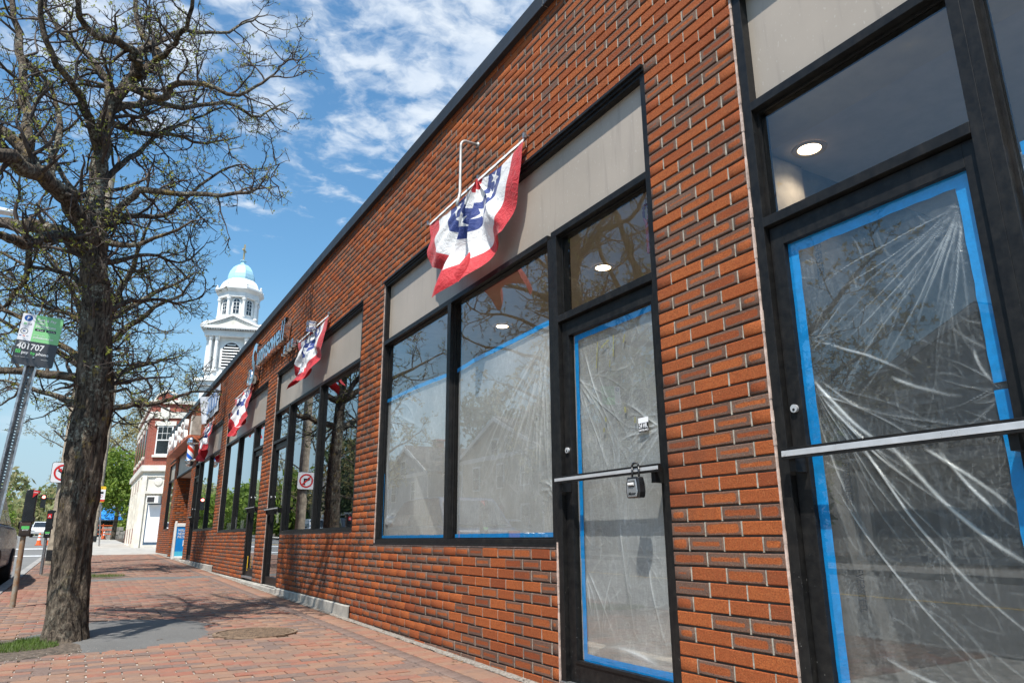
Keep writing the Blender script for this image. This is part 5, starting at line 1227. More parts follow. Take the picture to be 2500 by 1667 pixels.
b = MB(); b.prism([(x*.82-.112, y*.82+.066) for x, y in ringp], 'z', .0006, .0012, M['white_refl'], SM); b.obj('seal_disc', t)
stext('M', -.112, .057, .024, M['sign_blue'], al='CENTER')
for x0, mm in ((-.140, 'sign_blue'), (-.115, 'orange_plastic'), (-.090, 'paint_silver')): b = MB(); b.box(x0, x0+.016, .022, .029, .0005, .001, M[mm], SM); b.obj('card_logo', t)
stext('Location #', -.130, -.034, .016, WT); stext('401707', -.138, -.086, .072, WT, sx=.90)
stext('pay', -.095, -.126, .036, WT); stext('by', -.030, -.126, .036, M['letter_green']); stext('phone', .010, -.126, .036, WT)
stext('Call to pay 1-888-680-7275', -.138, -.160, .009, WT, False); stext('@paybyphone', .055, -.160, .009, WT, False)
for y_ in (.178, -.150): b = MB(); b.cyl(SM @ Vector((.0, y_, -.03)), SM @ Vector((0, y_, .006)), .008, .007, 10, M['steel']); b.obj('bolt', t)

M['collar'] = mat('brown_painted_collar', (.045, .028, .020), .5, var=.3, bs=.1)
def meter(x, y, sc, label, rusty, num):
    t = thing('parking_meter', (x, y, zg(y)), label, 'parking meter', 'parking meters at the kerb'); z = zg(y)
    lean = .0
    b = MB(); b.cyl((x, y, z-.05), (x-.01, y, .06), .030, .029, 16, M['rust'] if rusty else M['steel']); b.obj('pole', t, smooth=False)
    b = MB(); b.box(x-.062, x+.058, y-.05, y+.05, .045, .215, M['collar'] if rusty else M['black_gloss']); b.obj('collar', t, bevel=.012)
    b = MB(); b.prism([(x-.055, .21), (x+.075, .21), (x+.082, .255), (x+.066, .285), (x+.066, .54), (x+.095, .565), (x+.09, .585), (x-.03, .60), (x-.05, .585), (x-.055, .54)], 'y', y-.055, y+.055, M['black_gloss']); b.obj('housing', t, bevel=.012)
    b = MB(); b.box(x-.042, x+.038, y-.053, y-.049, .130, .165, M['letter_green']); b.obj('number_plate', t)
    text('lettering', num, .022, .0006, face_text_frame(x, y-.0535, .112), M['white_refl'], t, True)
    if rusty:
        b = MB(); b.prism([(x+.022, .50), (x+.022, .59), (x+.094, .575)], 'y', y-.060, y-.056, M['sign_red']); b.obj('arrow_label', t)
        text('lettering', 'PARK', .02, .0006, face_text_frame(x+.048, y-.061, .555), M['white_refl'], t, True)
    else:
        b = MB(); b.box(x-.04, x+.03, y-.060, y-.056, .43, .52, M['sign_red']); b.obj('letter_label', t); text('lettering', 'A', .07, .0006, face_text_frame(x-.005, y-.061, .447), M['white_refl'], t, True)
meter(-.59, 10.65, 1, 'nearer black parking meter on a rusty pole beside the sign post', True, '401707')
meter(-.60, 17.8, 1, 'farther black parking meter with a red letter A label', False, '401708')
# utility pole with sign and lamp
t = thing('utility_pole', (-.56, 22.4, -.6), 'weathered wooden utility pole with a no left turn sign behind the tree', 'utility pole', 'wooden utility poles')
b = MB(); b.cyl((-.56, 22.4, zg(22.4)-.1), (-.60, 22.4, 10.5), .15, .11, 18, M['wood_pole']); b.obj('pole', t)
b = MB(); b.lathe([(.156, 0), (.156, .26)], (-.56, 22.4, -.50), 20, M['black_gloss']); b.obj('guard_band', t)
b = MB(); ring(b, [(-.6, 22.4, 7.6), (-1.1, 22.1, 8.0), (-2.0, 21.6, 8.2), (-2.6, 21.3, 8.2)], [.03]*4, 8, M['steel']); b.obj('lamp_arm', t)
b = MB(); b.prism([(-.30, 0), (-.32, .07), (-.1, .12), (.32, .10), (.36, .03), (.30, 0)], 'y', -.14, .14, M['sign_white'], Matrix.Translation((-2.85, 21.2, 8.15))); b.obj('lamp_head', t, bevel=.03)
blob('soil_patch', -.45, 22.5, .36, .62, .05, M['soil'], 9)
t = thing('no_left_turn_sign', (-.7, 22.2, 1.7), 'white square no left turn sign half hidden by the trunk', 'sign')
NM = frame4((-.62, 22.22, 1.70), (1, 0, 0), (0, 0, 1), (0, -1, 0))
b = MB(); b.prism(rrect(.53, .53, .05), 'z', -.004, 0, M['black_gloss'], NM); b.prism(rrect(.51, .51, .045), 'z', 0, .003, M['sign_white'], NM); b.obj('sign_plate', t)
b = MB(); no = [(.21*math.cos(a), .21*math.sin(a)) for a in [2*math.pi*i/36 for i in range(36)]]; ni = [(x*.78, y*.78) for x, y in no]
b.add([NM @ Vector((x, y, .006)) for x, y in no+ni], [(i, (i+1) % 36, 36+(i+1) % 36, 36+i) for i in range(36)], M['sign_red']); b.box(-.19, .19, -.022, .022, .006, .008, M['sign_red'], NM @ Matrix.Rotation(R(-45), 4, 'Z')); b.obj('prohibition_ring', t)
b = MB(); b.box(.03, .08, -.13, .05, .0035, .005, M['black_gloss'], NM); b.box(-.05, .08, .02, .07, .0035, .005, M['black_gloss'], NM); b.add([NM @ Vector(p) for p in ((-.13, .045, .005), (-.04, .11, .005), (-.04, -.02, .005))], [(0, 1, 2)], M['black_gloss']); b.obj('arrow', t)
t = thing('utility_pole', (.78, 55.7, -.1), 'leaning brown utility pole beside the bus stop sign', 'utility pole', 'wooden utility poles')
b = MB(); b.cyl((.75, 55.7, zg(55.7)-.1), (.70, 55.7, 11.), .16, .12, 14, M['wood_pole']); b.obj('pole', t)
b = MB(); b.lathe([(.17, 0), (.17, .35)], (.75, 55.7, -.1), 14, M['black_gloss']); b.obj('guard_band', t)
t = thing('bus_stop_sign', (.86, 43.2, -.3), 'yellow topped white bus stop sign on a thin steel post', 'sign')
b = MB(); b.cyl((.86, 43.2, zg(43.2)), (.64, 43.2, 2.2), .035, .035, 8, M['steel']); b.obj('post', t)
BM = frame4((.64, 43.12, 2.27), (1, 0, 0), (0, 0, 1), (0, -1, 0))
b = MB(); b.prism(rrect(.34, .80, .06), 'z', -.004, 0, M['sign_yellow'], BM); b.box(-.165, .165, -.36, .24, 0, .003, M['sign_white'], BM); b.box(-.165, .165, -.36, -.27, .003, .005, M['sign_red'], BM); b.box(-.08, .08, .02, .13, .003, .006, M['black_gloss'], BM); b.obj('sign_plate', t)
b = MB(); b.add([BM @ Vector((.05*math.cos(a)*k, .05*math.sin(a)*k-.1, .006)) for k in (1, 1.35) for a in [2*math.pi*i/20 for i in range(20)]], [(i, (i+1) % 20, 20+(i+1) % 20, 20+i) for i in range(20)], M['sign_red']); b.obj('pictogram', t)
text('lettering', 'T', .10, .001, BM @ Matrix.Translation((0, .27, .002)), M['black_gloss'], t, True)
def cone(x, y, label, grp='orange traffic cones'):
    z = zg(y)-(.12 if x < -1 else 0); t = thing('traffic_cone', (x, y, z), label, 'traffic cone', grp)
    b = MB(); b.box(x-.19, x+.19, y-.19, y+.19, z, z+.04, M['orange_plastic']); b.lathe([(.14, .04), (.035, .72), (.0, .72)], (x, y, z), 14, M['orange_plastic']); b.obj('body', t)
    for a, c in ((.30, .42), (.50, .60)):
        b = MB(); r_ = lambda h: .142-.105*(h-.04)/.68; b.lathe([(r_(a)+.004, a), (r_(c)+.004, c)], (x, y, z), 14, M['white_refl']); b.obj('reflective_band', t)
cone(-2.15, 52.9, 'left traffic cone of the pair in the road beyond the meters'); cone(-1.72, 53.0, 'right traffic cone of the pair, beside the farther meter')
cone(1.63, 69.6, 'traffic cone on the pale walk by the orange barrier')
t = thing('barrier_fence', (1.6, 72, 0), 'orange construction barrier rails beside the grey stone wall', 'barrier')
b = MB()
for z_ in (.45, .8, 1.15): b.box(.7, 2.3, 71.9, 71.95, z_, z_+.06, M['orange_plastic'])
for x_ in (.7, 1.5, 2.25): b.box(x_, x_+.06, 71.9, 71.96, 0, 1.3, M['orange_plastic'])
b.obj('rail', t)
t = thing('stone_wall', (2.6, 75, .2), 'low grey stone retaining wall below the green shrub', 'wall')
for i in range(12):
    for j in range(3 if i < 4 else 2):
        b = MB(); x = 1.5+i*.42+(j % 2)*.18; b.box(x, x+.40, 73.4+random.uniform(-.03, .03), 73.9, .02+j*.34+zg(73)-.05, .02+(j+1)*.34+zg(73)-.07, M['granite']); b.obj('stone', t, bevel=.03)
t = thing('awning_shop', (1, 88, 0), 'low far shop with a bright blue awning and white lettering', 'building')
b = MB(); b.box(-.8, 7.5, 88, 96, zg(88)-.2, 4.1, M['siding_white']); b.obj('wall', t)
b = MB(); b.prism([(86.6, 2.0), (88, 3.3), (88, 2.0)], 'x', -.6, 7.2, M['store_blue']); b.obj('awning', t)
for x_ in (.6, 3.4, 5.6): text('lettering', 'Shop' if False else '==', .7, .01, face_text_frame(x_, 86.9, 2.25), M['white_refl'], t, True)
b = MB(); b.box(0, 6.8, 87.95, 88, .3, 1.9, M['dark_glass']); b.obj('shop_window', t)
b = MB(); b.box(-.8, 7.5, 87.9, 96, 4.1, 4.3, M['red_trim']); b.obj('roof', t)
# traffic signal on a mast arm
t = thing('traffic_signal', (-1, 60, 2.6), 'dark traffic signal showing red on a long mast arm', 'traffic signal')
b = MB(); b.cyl((.3, 60, 2.72), (-2.5, 60, 2.80), .05, .035, 8, M['black_gloss']); b.cyl((.3, 60, -.1), (.3, 60, 3.4), .08, .06, 10, M['steel']); b.obj('mast_arm', t)
b = MB(); b.box(-2.72, -2.42, 59.9, 60.1, 2.15, 3.05, M['black_gloss']); b.obj('signal_head', t, bevel=.03)
b = MB(); b.cyl((-2.57, 59.9, 2.88), (-2.57, 59.87, 2.88), .10, .10, 16, M['red_lamp']); b.obj('red_light', t)

# ------------------------------------------------------------------ cars
def car(x, y, ang, paint, label, suv=True, grp=None):
    z = zg(y)-.125; t = thing('parked_car', (x, y, z), label, 'car', grp); T = Matrix.Translation((x, y, z)) @ Matrix.Rotation(ang, 4, 'Z')
    H = 1.68 if suv else 1.42; Wd = .90
    prof = [(-2.25, .38, .84), (-2.28, .62, .86), (-2.2, .86, .86), (-1.15, 1.02, .88), (-.95, 1.05, .88), (1.9, 1.06, .88), (2.2, .98, .86), (2.28, .60, .86), (2.22, .36, .84)]
    n = len(prof); b = MB(); vs = []
    for s_ in (-1, 1):
        for px_, pz, pw in prof: vs.append(T @ Vector((s_*pw, px_, pz)))
    b.add(vs, [tuple(range(n)), tuple(range(n, 2*n))[::-1]]+[(i, n+i, n+(i+1) % n, (i+1) % n) for i in range(n)], M[paint]); b.obj('body', t, bevel=.05)
    cab = [(-1.25, 1.0, .80), (-.45, H-.05, .66), (.2, H, .68), (1.45, H-.03, .66), (2.05 if suv else 1.9, 1.03, .80)]; b = MB(); n = len(cab); vs = []
    for s_ in (-1, 1):
        for px_, pz, pw in cab: vs.append(T @ Vector((s_*pw, px_, pz)))
    b.add(vs, [tuple(range(n)), tuple(range(n, 2*n))[::-1]]+[(i, n+i, n+(i+1) % n, (i+1) % n) for i in range(n)], M[paint]); b.obj('cabin', t, bevel=.03)
    for s_ in (-1, 1):
        for a, c in ((-.95, .12), (.2, 1.15), (1.22, 1.75)):
            def pt(yy, f): 
                w_ = .806-.135*f; zz = 1.08+(H-.16-1.08)*f; sh = .55*f if yy < 0 and yy < -.5 else (-.30*f if yy > 1.5 else 0); return T @ Vector((s_*w_, yy+sh, zz))
            b = MB(); b.add([pt(a, 0), pt(c, 0), pt(c, 1), pt(a, 1)], [(0, 1, 2, 3)], M['dark_glass']); b.obj('side_window', t)
        b = MB(); b.box(s_*.98-.07, s_*.98+.07, -.86, -.72, 1.02, 1.16, M['black_gloss'], T); b.obj('mirror', t, bevel=.03)
        for yy in (-1.42, 1.42):
            b = MB(); b.cyl(T @ Vector((s_*.72, yy, .34)), T @ Vector((s_*.885, yy, .34)), .34, .34, 24, M['rubber']); o = b.obj('wheel', t, bevel=.02)
            b = MB(); b.cyl(T @ Vector((s_*.88, yy, .34)), T @ Vector((s_*.893, yy, .34)), .22, .20, 10, M['paint_silver']); b.obj('rim', o)
        b = MB(); b.box(s_*.70-.13, s_*.70+.13, 2.20, 2.285, .72, .95, M['tail'], T); b.obj('tail_light', t)
        b = MB(); b.box(s_*.66-.17, s_*.66+.17, -2.30, -2.20, .66, .80, M['white_refl'], T); b.obj('headlight', t)
    b = MB(); b.add([T @ Vector(p) for p in ((-.72, -1.20, 1.07), (.72, -1.20, 1.07), (.62, -.52, H-.09), (-.62, -.52, H-.09))], [(0, 1, 2, 3)], M['dark_glass']); b.obj('windscreen', t)
    b = MB(); b.add([T @ Vector(p) for p in ((-.70, 2.06 if suv else 1.9, 1.08), (.70, 2.06 if suv else 1.9, 1.08), (.60, 1.58, H-.10), (-.60, 1.58, H-.10))], [(0, 1, 2, 3)], M['dark_glass']); b.obj('rear_window', t)
    return t
G = 'cars parked along the opposite kerb'
car(-1.93, 15.4, math.pi, 'paint_blue', 'dark blue car parked at the near kerb, cut off by the left edge')
car(-3.9, 96, 0, 'paint_white', 'white SUV driving away beyond the traffic cones'); car(-6.0, 118, 0, 'paint_silver', 'small silver car far down the road', False)
for x, y, p_, lb in ((-9.5, 26, 'paint_silver', 'silver car parked opposite, nearest of the reflected row'), (-9.5, 32.5, 'paint_red', 'red car parked across the street'), (-9.5, 39, 'paint_blue', 'blue car parked before the tan house'), (-9.5, 45.6, 'paint_black', 'black SUV parked before the grey house'), (-9.5, 53, 'paint_white', 'white car at the far end of the opposite row')):
    car(x, y, 0, p_, lb, p_ != 'paint_silver', G)
# dark truck seen past the farther meter
t = thing('parked_truck', (-2, 70, 0), 'white and dark truck showing between the trunk and the pole', 'truck')

# ------------------------------------------------------------------ houses across the street (seen in the glass)
def house(y0, y1, xf, depth, eave, peak, sid, label, wins, trimm='white_paint', chim=(), porch=False, door_y=None):
    """gable faces the street (+x side)"""
    t = thing('clapboard_house', (xf, (y0+y1)/2, 0), label, 'house', 'houses across the street'); yc = (y0+y1)/2; zb = zg(yc)-.2
    b = MB(); b.prism([(y0, zb), (y1, zb), (y1, eave), (yc, peak), (y0, eave)], 'x', xf-depth, xf, M[sid]); b.obj('wall', t)
    for s_, ye in ((1, y1), (-1, y0)):
        L = math.hypot(ye-yc, peak-eave); sl__ = (peak-eave)/abs(ye-yc); b = MB(); o_ = .45
        b.prism([(yc, peak+.02), (yc, peak+.17), (ye+s_*o_, eave-sl__*o_+.17), (ye+s_*o_, eave-sl__*o_+.02)], 'x', xf-depth-.3, xf+.35, M['shingle']); o = b.obj('roof', t)
        b = MB(); b.prism([(yc, peak-.16), (yc, peak+.10), (ye+s_*(o_+.03), eave-sl__*o_+.10), (ye+s_*(o_+.03), eave-sl__*o_-.12)], 'x', xf+.36, xf+.42, M[trimm]); b.obj('rake_board', o)
        b = MB(); b.box(xf+.005, xf+.05, ye-.11 if s_ > 0 else ye, ye if s_ > 0 else ye+.11, zb, eave, M[trimm]); b.obj('corner_board', t)
    b = MB(); b.box(xf+.004, xf+.10, y0-.3, y1+.3, eave-.25, eave+.03, M[trimm]); b.obj('frieze', t)
    for y, z, w_, h_ in wins:
        b = MB(); b.box(xf, xf+.06, y-w_/2-.1, y+w_/2+.1, z-.08, z+h_+.12, M[trimm]); o = b.obj('window', t)
        b = MB(); b.box(xf+.06, xf+.065, y-w_/2, y+w_/2, z, z+h_/2-.02, M['dark_glass']); b.box(xf+.06, xf+.065, y-w_/2, y+w_/2, z+h_/2+.02, z+h_, M['dark_glass']); b.obj('pane', o)
    for y, x in chim: b = MB(); b.box(x-.35, x+.35, y-.35, y+.35, eave, peak+.75, M['far_brick']); b.box(x-.42, x+.42, y-.42, y+.42, peak+.75, peak+.9, M['red_trim']); b.obj('chimney', t)
    if door_y: b = MB(); b.box(xf, xf+.07, door_y-.5, door_y+.5, zb+.3, zb+2.5, M['red_trim']); b.obj('door', t)
    if porch:
        b = MB(); b.box(xf, xf+1.6, y0+.4, y1-.4, 2.0, 2.25, M[trimm])
        for q in np.linspace(y0+.5, y1-.5, 4): b.box(xf+1.4, xf+1.55, q-.08, q+.08, zb, 2.0, M[trimm])
        b.box(xf, xf+1.6, y0+.4, y1-.4, zb, zb+.35, M[trimm]); b.obj('porch', t)
    return t
house(34.3, 44.6, -17, 9, 5.05, 7.3, 'siding_tan', 'tan clapboard house with a wide front gable and two chimneys', [(39.9, 4.85, .75, 1.15), (38.1, 4.85, .75, 1.15), (42.4, 3.0, .8, 1.4), (39.2, 3.0, .8, 1.4), (36.2, 3.0, .8, 1.4), (42.4, .5, .8, 1.3), (36.2, .5, .8, 1.3)], chim=((40.6, -20), (37.4, -19)), door_y=39.2)
house(50.2, 58.6, -17, 9, 4.9, 7.1, 'siding_grey', 'grey blue clapboard house with white trim and low gable', [(55.4, 4.9, .75, 1.1), (57.2, 2.9, .8, 1.3), (53.2, 2.9, .8, 1.3), (57.2, .6, .8, 1.3), (53.2, .6, .8, 1.3)], chim=((55.2, -20),))
house(46.0, 50.0, -18.5, 7, 4.7, 5.7, 'siding_yellow', 'narrow pale yellow house squeezed between the grey and tan ones', [(47.2, 3.2, .7, 1.3), (48.8, 3.2, .7, 1.3), (48, .6, 1.4, 1.3)])
house(63, 71.5, -16.5, 9, 5.0, 7.2, 'siding_white', 'white clapboard house with a front porch farther up the street', [(65.4, 3.0, .8, 1.4), (69, 3.0, .8, 1.4), (67.2, 5.0, .8, 1.0)], porch=True)
house(20, 29, -17.5, 9, 5.2, 7.4, 'siding_white', 'white house opposite the nearest shop doors', [(22.3, 3.0, .8, 1.4), (26.6, 3.0, .8, 1.4), (24.5, 5.0, .8, 1.1), (22.3, .6, .8, 1.4), (26.6, .6, .8, 1.4)], porch=True)
house(6, 15, -17.5, 9, 4.6, 6.6, 'siding_grey', 'second grey house, farthest back toward the camera', [(8.3, 2.6, .8, 1.4), (12.6, 2.6, .8, 1.4)], porch=True)
house(80, 90, -16.5, 9, 5.0, 7.2, 'siding_tan', 'tan house at the far end of the opposite row', [(83, 3.0, .8, 1.4), (87, 3.0, .8, 1.4)])

# ------------------------------------------------------------------ corner building
t = thing('corner_building', (3, 42, -.3), 'two storey red brick corner building over a cream painted ground floor', 'building')
A0, A1, A2, A3 = (2.26, 49.5), (2.26, 39.55), (3.50, 38.95), (9.5, 39.3)
def strip(pts, z0, z1, m, name, off=0., uv=True, parent=t, thick=.0):
    b = MB(); vs = []; uvm = []; s_ = 0
    for i, p in enumerate(pts):
        if i: s_ += math.dist(pts[i-1], p)
        # outward offset (towards the street and the camera)
        ox = -off; oy = -off if i > 0 else 0
        vs += [(p[0]+ox, p[1]+oy, z0), (p[0]+ox, p[1]+oy, z1)]; uvm += [(s_, z0, 0), (s_, z1, 0)]
    n = len(pts); fs = [(2*i, 2*i+2, 2*i+3, 2*i+1) for i in range(n-1)]
    if thick:
        vs2 = [(v[0]+thick, v[1]+thick, v[2]) for v in vs]; k = len(vs); vs += vs2; uvm += uvm
        fs += [(2*i+1, 2*i+3, 2*i+3+k, 2*i+1+k) for i in range(n-1)]+[(2*i, 2*i+k, 2*i+2+k, 2*i+2) for i in range(n-1)]
    b.add(vs, fs, m); b.at = {'uvm': uvm}; return b.obj(name, parent)
PTS = [A0, A1, A2, A3]
strip(PTS, 3.4, 6.62, M['far_brick'], 'upper_wall'); strip(PTS, -.6, 3.4, M['cream'], 'ground_floor_wall')
strip(PTS, 3.22, 3.50, M['cream'], 'cornice', .14, thick=.16); strip(PTS, 2.95, 3.05, M['cream'], 'moulding', .05, thick=.06)
strip(PTS, 5.84, 6.16, M['cream'], 'frieze_band', .05, thick=.06)
strip(PTS, 6.56, 6.74, M['cream'], 'parapet_coping', .08, thick=.4)
ch = Vector((A2[0]-A1[0], A2[1]-A1[1], 0)); CL = ch.length; chn = ch.normalized(); CM = frame4((A1[0], A1[1], 0), chn, (0, 0, 1), Vector((chn.y, -chn.x, 0)))   # x along chamfer, y up, z out
b = MB(); b.prism([(.1, 6.6), (.28, 6.95), (.55, 7.03), (CL/2, 7.12), (CL-.55+.0, 7.03), (CL-.28, 6.95), (CL-.1, 6.6)], 'z', -.25, .02, M['far_brick'], CM); b.at = {'uvm': [(v[0], v[2], 0) for v in b.v]}; b.obj('gable_panel', t)
for a, c in (((.05, 6.62), (.26, 7.0)), ((.26, 7.0), (CL/2, 7.18)), ((CL/2, 7.18), (CL-.26, 7.0)), ((CL-.26, 7.0), (CL-.05, 6.62))):
    b = MB(); b.prism([a, c, (c[0], c[1]+.10), (a[0], a[1]+.10)], 'z', -.3, .08, M['cream'], CM); b.obj('gable_coping', t)
def cbox(x0, x1, y0, y1, z0, z1, m, name, parent=t, bevel=0): b = MB(); b.box(x0, x1, y0, y1, z0, z1, M[m], CM); return b.obj(name, parent, bevel=bevel)
cbox(CL/2-.22, CL/2+.22, 5.78, 6.36, .05, .14, 'cream', 'cartouche', bevel=.03); 
for q in (.28, CL-.28): b = MB(); b.cyl(CM @ Vector((q, 6.0, .05)), CM @ Vector((q, 6.0, .085)), .085, .085, 18, M['cream']); b.cyl(CM @ Vector((q, 6.0, .085)), CM @ Vector((q, 6.0, .11)), .04, .04, 12, M['cream']); b.obj('rosette', t)
wo_ = cbox(.38, 1.16, 4.02, 5.46, -.02, .03, 'white_paint', 'window')
cbox(.44, 1.10, 4.08, 4.72, .03, .036, 'dark_glass', 'lower_pane', wo_)
for i in range(3):
    for j in range(2): cbox(.44+i*.225, .44+i*.225+.205, 4.78+j*.32, 4.78+j*.32+.29, .03, .036, 'dark_glass', 'pane', wo_)
cbox(.30, 1.24, 3.90, 4.02, 0, .10, 'cream', 'sill'); cbox(.26, 1.28, 5.46, 5.68, 0, .06, 'cream', 'lintel'); cbox(.70, .84, 5.46, 5.76, 0, .09, 'cream', 'keystone')
# chamfer ground floor opening
M['slate'] = mat('slate_blue_frame', (.05, .09, .14), .5, bs=0)
d_ = cbox(.36, 1.30, -.25, 2.02, -.01, .02, 'slate', 'shop_entry'); cbox(.42, 1.24, -.12, 1.62, .02, .03, 'sign_white', 'white_curtain', d_); cbox(.22, 1.38, 2.14, 2.26, 0, .22, 'cream', 'hood'); cbox(.30, 1.34, 2.26, 2.36, 0, .12, 'cream', 'hood_top')
o = cbox(.42, .98, 1.68, 2.02, .0, .38, 'white_paint', 'air_conditioner', bevel=.02); cbox(.47, .80, 1.73, 1.97, .38, .39, 'room_dark', 'grille', o)
cbox(.0, .22, -.5, 3.0, .0, .09, 'cream', 'pilaster'); cbox(.30, 1.40, -.55, -.25, 0, .12, 'cream', 'step')
b = MB(); b.cyl(CM @ Vector((.75, 2.72, 0)), CM @ Vector((.75, 2.72, .05)), .22, .18, 16, M['cream']); b.obj('shell_ornament', t, bevel=.02)
for i in range(4):
    y = 40.8+i*2.1
    for nm, z0, z1, m, x0 in (('side_window', 4.05, 5.45, 'dark_glass', 2.235), ('side_lintel', 5.45, 5.66, 'cream', 2.21), ('side_sill', 3.93, 4.05, 'cream', 2.17)):
        b = MB(); b.box(x0, 2.27, y, y+1.0, z0, z1, M[m]); b.obj(nm, t)
    b = MB(); b.box(2.20, 2.27, y-.1, y+1.3, -.2, .55, M['red_trim']); b.obj('stall_riser', t)
    b = MB(); b.box(2.225, 2.27, y-.1, y+1.3, .55, 2.3, M['dark_glass']); b.obj('shop_window', t)
    b = MB(); b.box(2.16, 2.28, y-.42, y-.12, -.4, 2.95, M['cream']); b.obj('pilaster', t)
    b = MB(); b.box(2.21, 2.27, y-.1, y+1.3, 2.35, 2.85, M['red_trim']); b.obj('transom_panel', t)
# ------------------------------------------------------------------ church tower
t = thing('church_tower', (10.3, 70, 0), 'white church tower with a pale blue dome and cross', 'church tower')
CX, CY = 10.35, 70.0; TR = R(-17)
TM = Matrix.Translation((CX, CY, 0)) @ Matrix.Rotation(TR, 4, 'Z') @ Matrix.Diagonal((.93, .93, 1, 1))          # local -y is the pedimented front
WH = M['church_white']
def tbox(mb, x0, x1, y0, y1, z0, z1, m=WH): mb.box(x0, x1, y0, y1, z0, z1, m, TM)
b = MB(); tbox(b, -2.45, 2.45, -2.45, 2.45, -1, 13.4); b.obj('base_stage', t)
b = MB(); tbox(b, -2.95, 2.95, -2.95, 2.95, 13.75, 14.0); tbox(b, -2.75, 2.75, -2.75, 2.75, 13.35, 13.75); tbox(b, -2.2, 2.2, -2.2, 2.2, 14.0, 14.75); b.obj('lower_cornice', t)
b = MB(); tbox(b, -1.9, 1.9, -1.9, 1.9, 14.75, 18.3); b.obj('belfry_stage', t)
def arch(mb, side, zc, w_, h_, d_, m, off):
    """arched slab on one side of the tower"""
    pts = [(-w_, zc), (w_, zc)]+[(w_*math.cos(a), zc+h_+w_*math.sin(a)) for a in [math.pi*i/14 for i in range(15)]]
    S = TM @ Matrix.Rotation(side*math.pi/2, 4, 'Z') @ frame4((0, -off, 0), (1, 0, 0), (0, 0, 1), (0, -1, 0)); mb.prism(pts, 'z', 0, d_, m, S)
for side in range(4):
    b = MB(); arch(b, side, 15.2, 1.02, 1.55, .10, WH, 1.9); b.obj('arch_surround', t)
    b = MB(); arch(b, side, 15.2, .82, 1.55, .02, M['louvre_dark'], 2.0); b.obj('belfry_opening', t)
    S = TM @ Matrix.Rotation(side*math.pi/2, 4, 'Z')
    for i in range(9):
        z = 15.25+i*.27; w_ = .80 if z < 16.7 else .80*math.sqrt(max(.02, 1-((z-16.7)/.82)**2)); b = MB(); b.prism([(-2.02, z), (-2.14, z-.10), (-2.12, z-.14), (-2.02, z-.05)], 'x', -w_, w_, WH, S @ Matrix.Rotation(0, 4, 'Z')); b.obj('louvre', t)
    for x in (-1.95, -1.38, 1.38, 1.95):
        b = MB(); b.lathe([(.24, 0), (.24, .18), (.19, .24), (.185, 1.5), (.165, 2.9), (.24, 3.05), (.26, 3.3)], (0, 0, 0), 12, WH); b.v = [tuple(S @ Vector((v[0]+x, v[1]-2.22, v[2]+14.75))) for v in b.v]; b.obj('column', t)
    b = MB(); b.prism([(-2.75, 18.95), (2.75, 18.95), (0, 20.05)], 'y', -2.75, -2.3, WH, S); o = b.obj('pediment', t)
    b = MB(); b.prism([(-2.1, 19.03), (2.1, 19.03), (0, 19.80)], 'y', -2.77, -2.75, M['cream'], S); b.obj('tympanum', o)
    for s_ in (-1, 1):
        b = MB(); b.prism([(0, 19.93), (0, 20.15), (s_*2.95, 19.0), (s_*2.95, 18.78)], 'y', -2.95, -2.6, WH, S); b.obj('raking_cornice', o)
        b = MB()
        for k in range(11): x = s_*(.2+k*.235); b.box(x-.05, x+.05, -2.86, -2.75, 19.86-abs(x)*.392-.10, 19.86-abs(x)*.392, WH, S)
        b.obj('dentil_row', o)
    b = MB()
    for k in range(23): x = -2.6+k*.235; b.box(x-.05, x+.05, -2.86, -2.7, 18.60, 18.72, WH, S)
    b.obj('dentil_row', t)
b = MB(); tbox(b, -2.55, 2.55, -2.55, 2.55, 18.05, 18.6); tbox(b, -2.92, 2.92, -2.92, 2.92, 18.72, 18.95); b.obj('main_cornice', t)
b = MB(); b.lathe([(1.95, 18.95), (1.95, 20.15), (1.62, 20.25), (1.62, 22.35)], (CX, CY, 0), 8, WH, TR+math.pi/8); b.obj('lantern_wall', t)
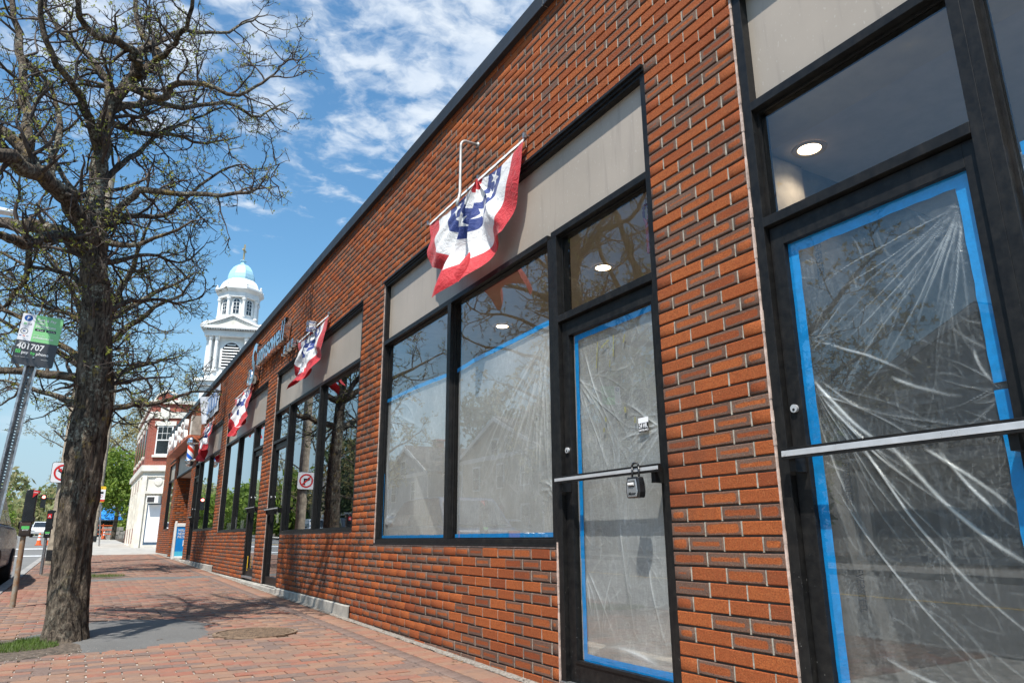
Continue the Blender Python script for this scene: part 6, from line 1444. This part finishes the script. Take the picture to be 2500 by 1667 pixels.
for i in range(8):
    a = TR+i*math.pi/4+math.pi/8; a2 = TR+i*math.pi/4
    b = MB(); c_ = (CX+1.78*math.cos(a), CY+1.78*math.sin(a), 20.15); b.lathe([(.21, 0), (.21, .12), (.15, .18), (.13, 1.6), (.21, 1.78), (.22, 1.95)], c_, 12, WH); b.obj('column', t)
    n_ = Vector((math.cos(a2), math.sin(a2), 0)); S = frame4(n_*1.50+Vector((CX, CY, 0)), Vector((-n_.y, n_.x, 0)), (0, 0, 1), n_); w_ = .26
    for w2, d0, d1, m, nm in ((.38, 0, .05, WH, 'window_surround'), (.26, .05, .06, M['dark_glass'], 'arched_window')):
        pts = [(-w2, 20.55), (w2, 20.55)]+[(w2*math.cos(q), 21.75+w2*math.sin(q)) for q in [math.pi*k/10 for k in range(11)]]; b = MB(); b.prism(pts, 'z', d0, d1, m, S); o = b.obj(nm, t)
    b = MB(); b.box(-.02, .02, 20.55, 21.98, .06, .075, WH, S)
    for z in (20.95, 21.3, 21.65): b.box(-.25, .25, z-.015, z+.015, .06, .075, WH, S)
    b.obj('glazing_bars', o)
b = MB(); b.lathe([(1.75, 22.1), (1.95, 22.15), (1.98, 22.6), (2.15, 22.75), (2.32, 22.9), (2.32, 23.05), (1.95, 23.12), (1.80, 23.6), (1.62, 23.9), (1.45, 24.05), (1.30, 24.2)], (CX, CY, 0), 8, WH, TR+math.pi/8); b.obj('lantern_cornice', t)
for i in range(8): a = TR+i*math.pi/4+math.pi/8; b = MB(); b.lathe([(.13, 0), (.16, .1), (.08, .2), (.13, .3), (0, .42)], (CX+2.15*math.cos(a), CY+2.15*math.sin(a), 23.05), 8, WH); b.obj('urn', t)
dp = [(1.30, 24.2), (1.30, 24.45), (1.24, 24.8), (1.10, 25.2), (.86, 25.6), (.55, 25.88), (.25, 26.02), (.20, 26.3), (.30, 26.36), (.30, 26.44), (0, 26.44)]
b = MB(); b.lathe(dp, (CX, CY, 0), 8, M['dome_blue'], TR+math.pi/8); b.obj('dome', t)
b = MB(); b.box(CX-.07, CX+.07, CY-.07, CY+.07, 26.44, 28.15, M['gold']); b.box(CX-.42, CX+.42, CY-.06, CY+.06, 27.45, 27.6, M['gold'], Matrix.Translation((CX, CY, 0)) @ Matrix.Rotation(R(62), 4, 'Z') @ Matrix.Translation((-CX, -CY, 0))); b.obj('cross', t)
b = MB(); b.prism([(-7, -1), (7, -1), (7, 7.5), (0, 12), (-7, 7.5)], 'y', 2.4, 24, WH, TM); b.obj('nave', t)
bpy.data.objects.remove(bpy.data.objects['parked_truck'])
for o in list(bpy.data.objects):
    if o.type == 'MESH' and len(o.data.materials) == 0: print('no material', o.name)
print('objects', len(bpy.data.objects))
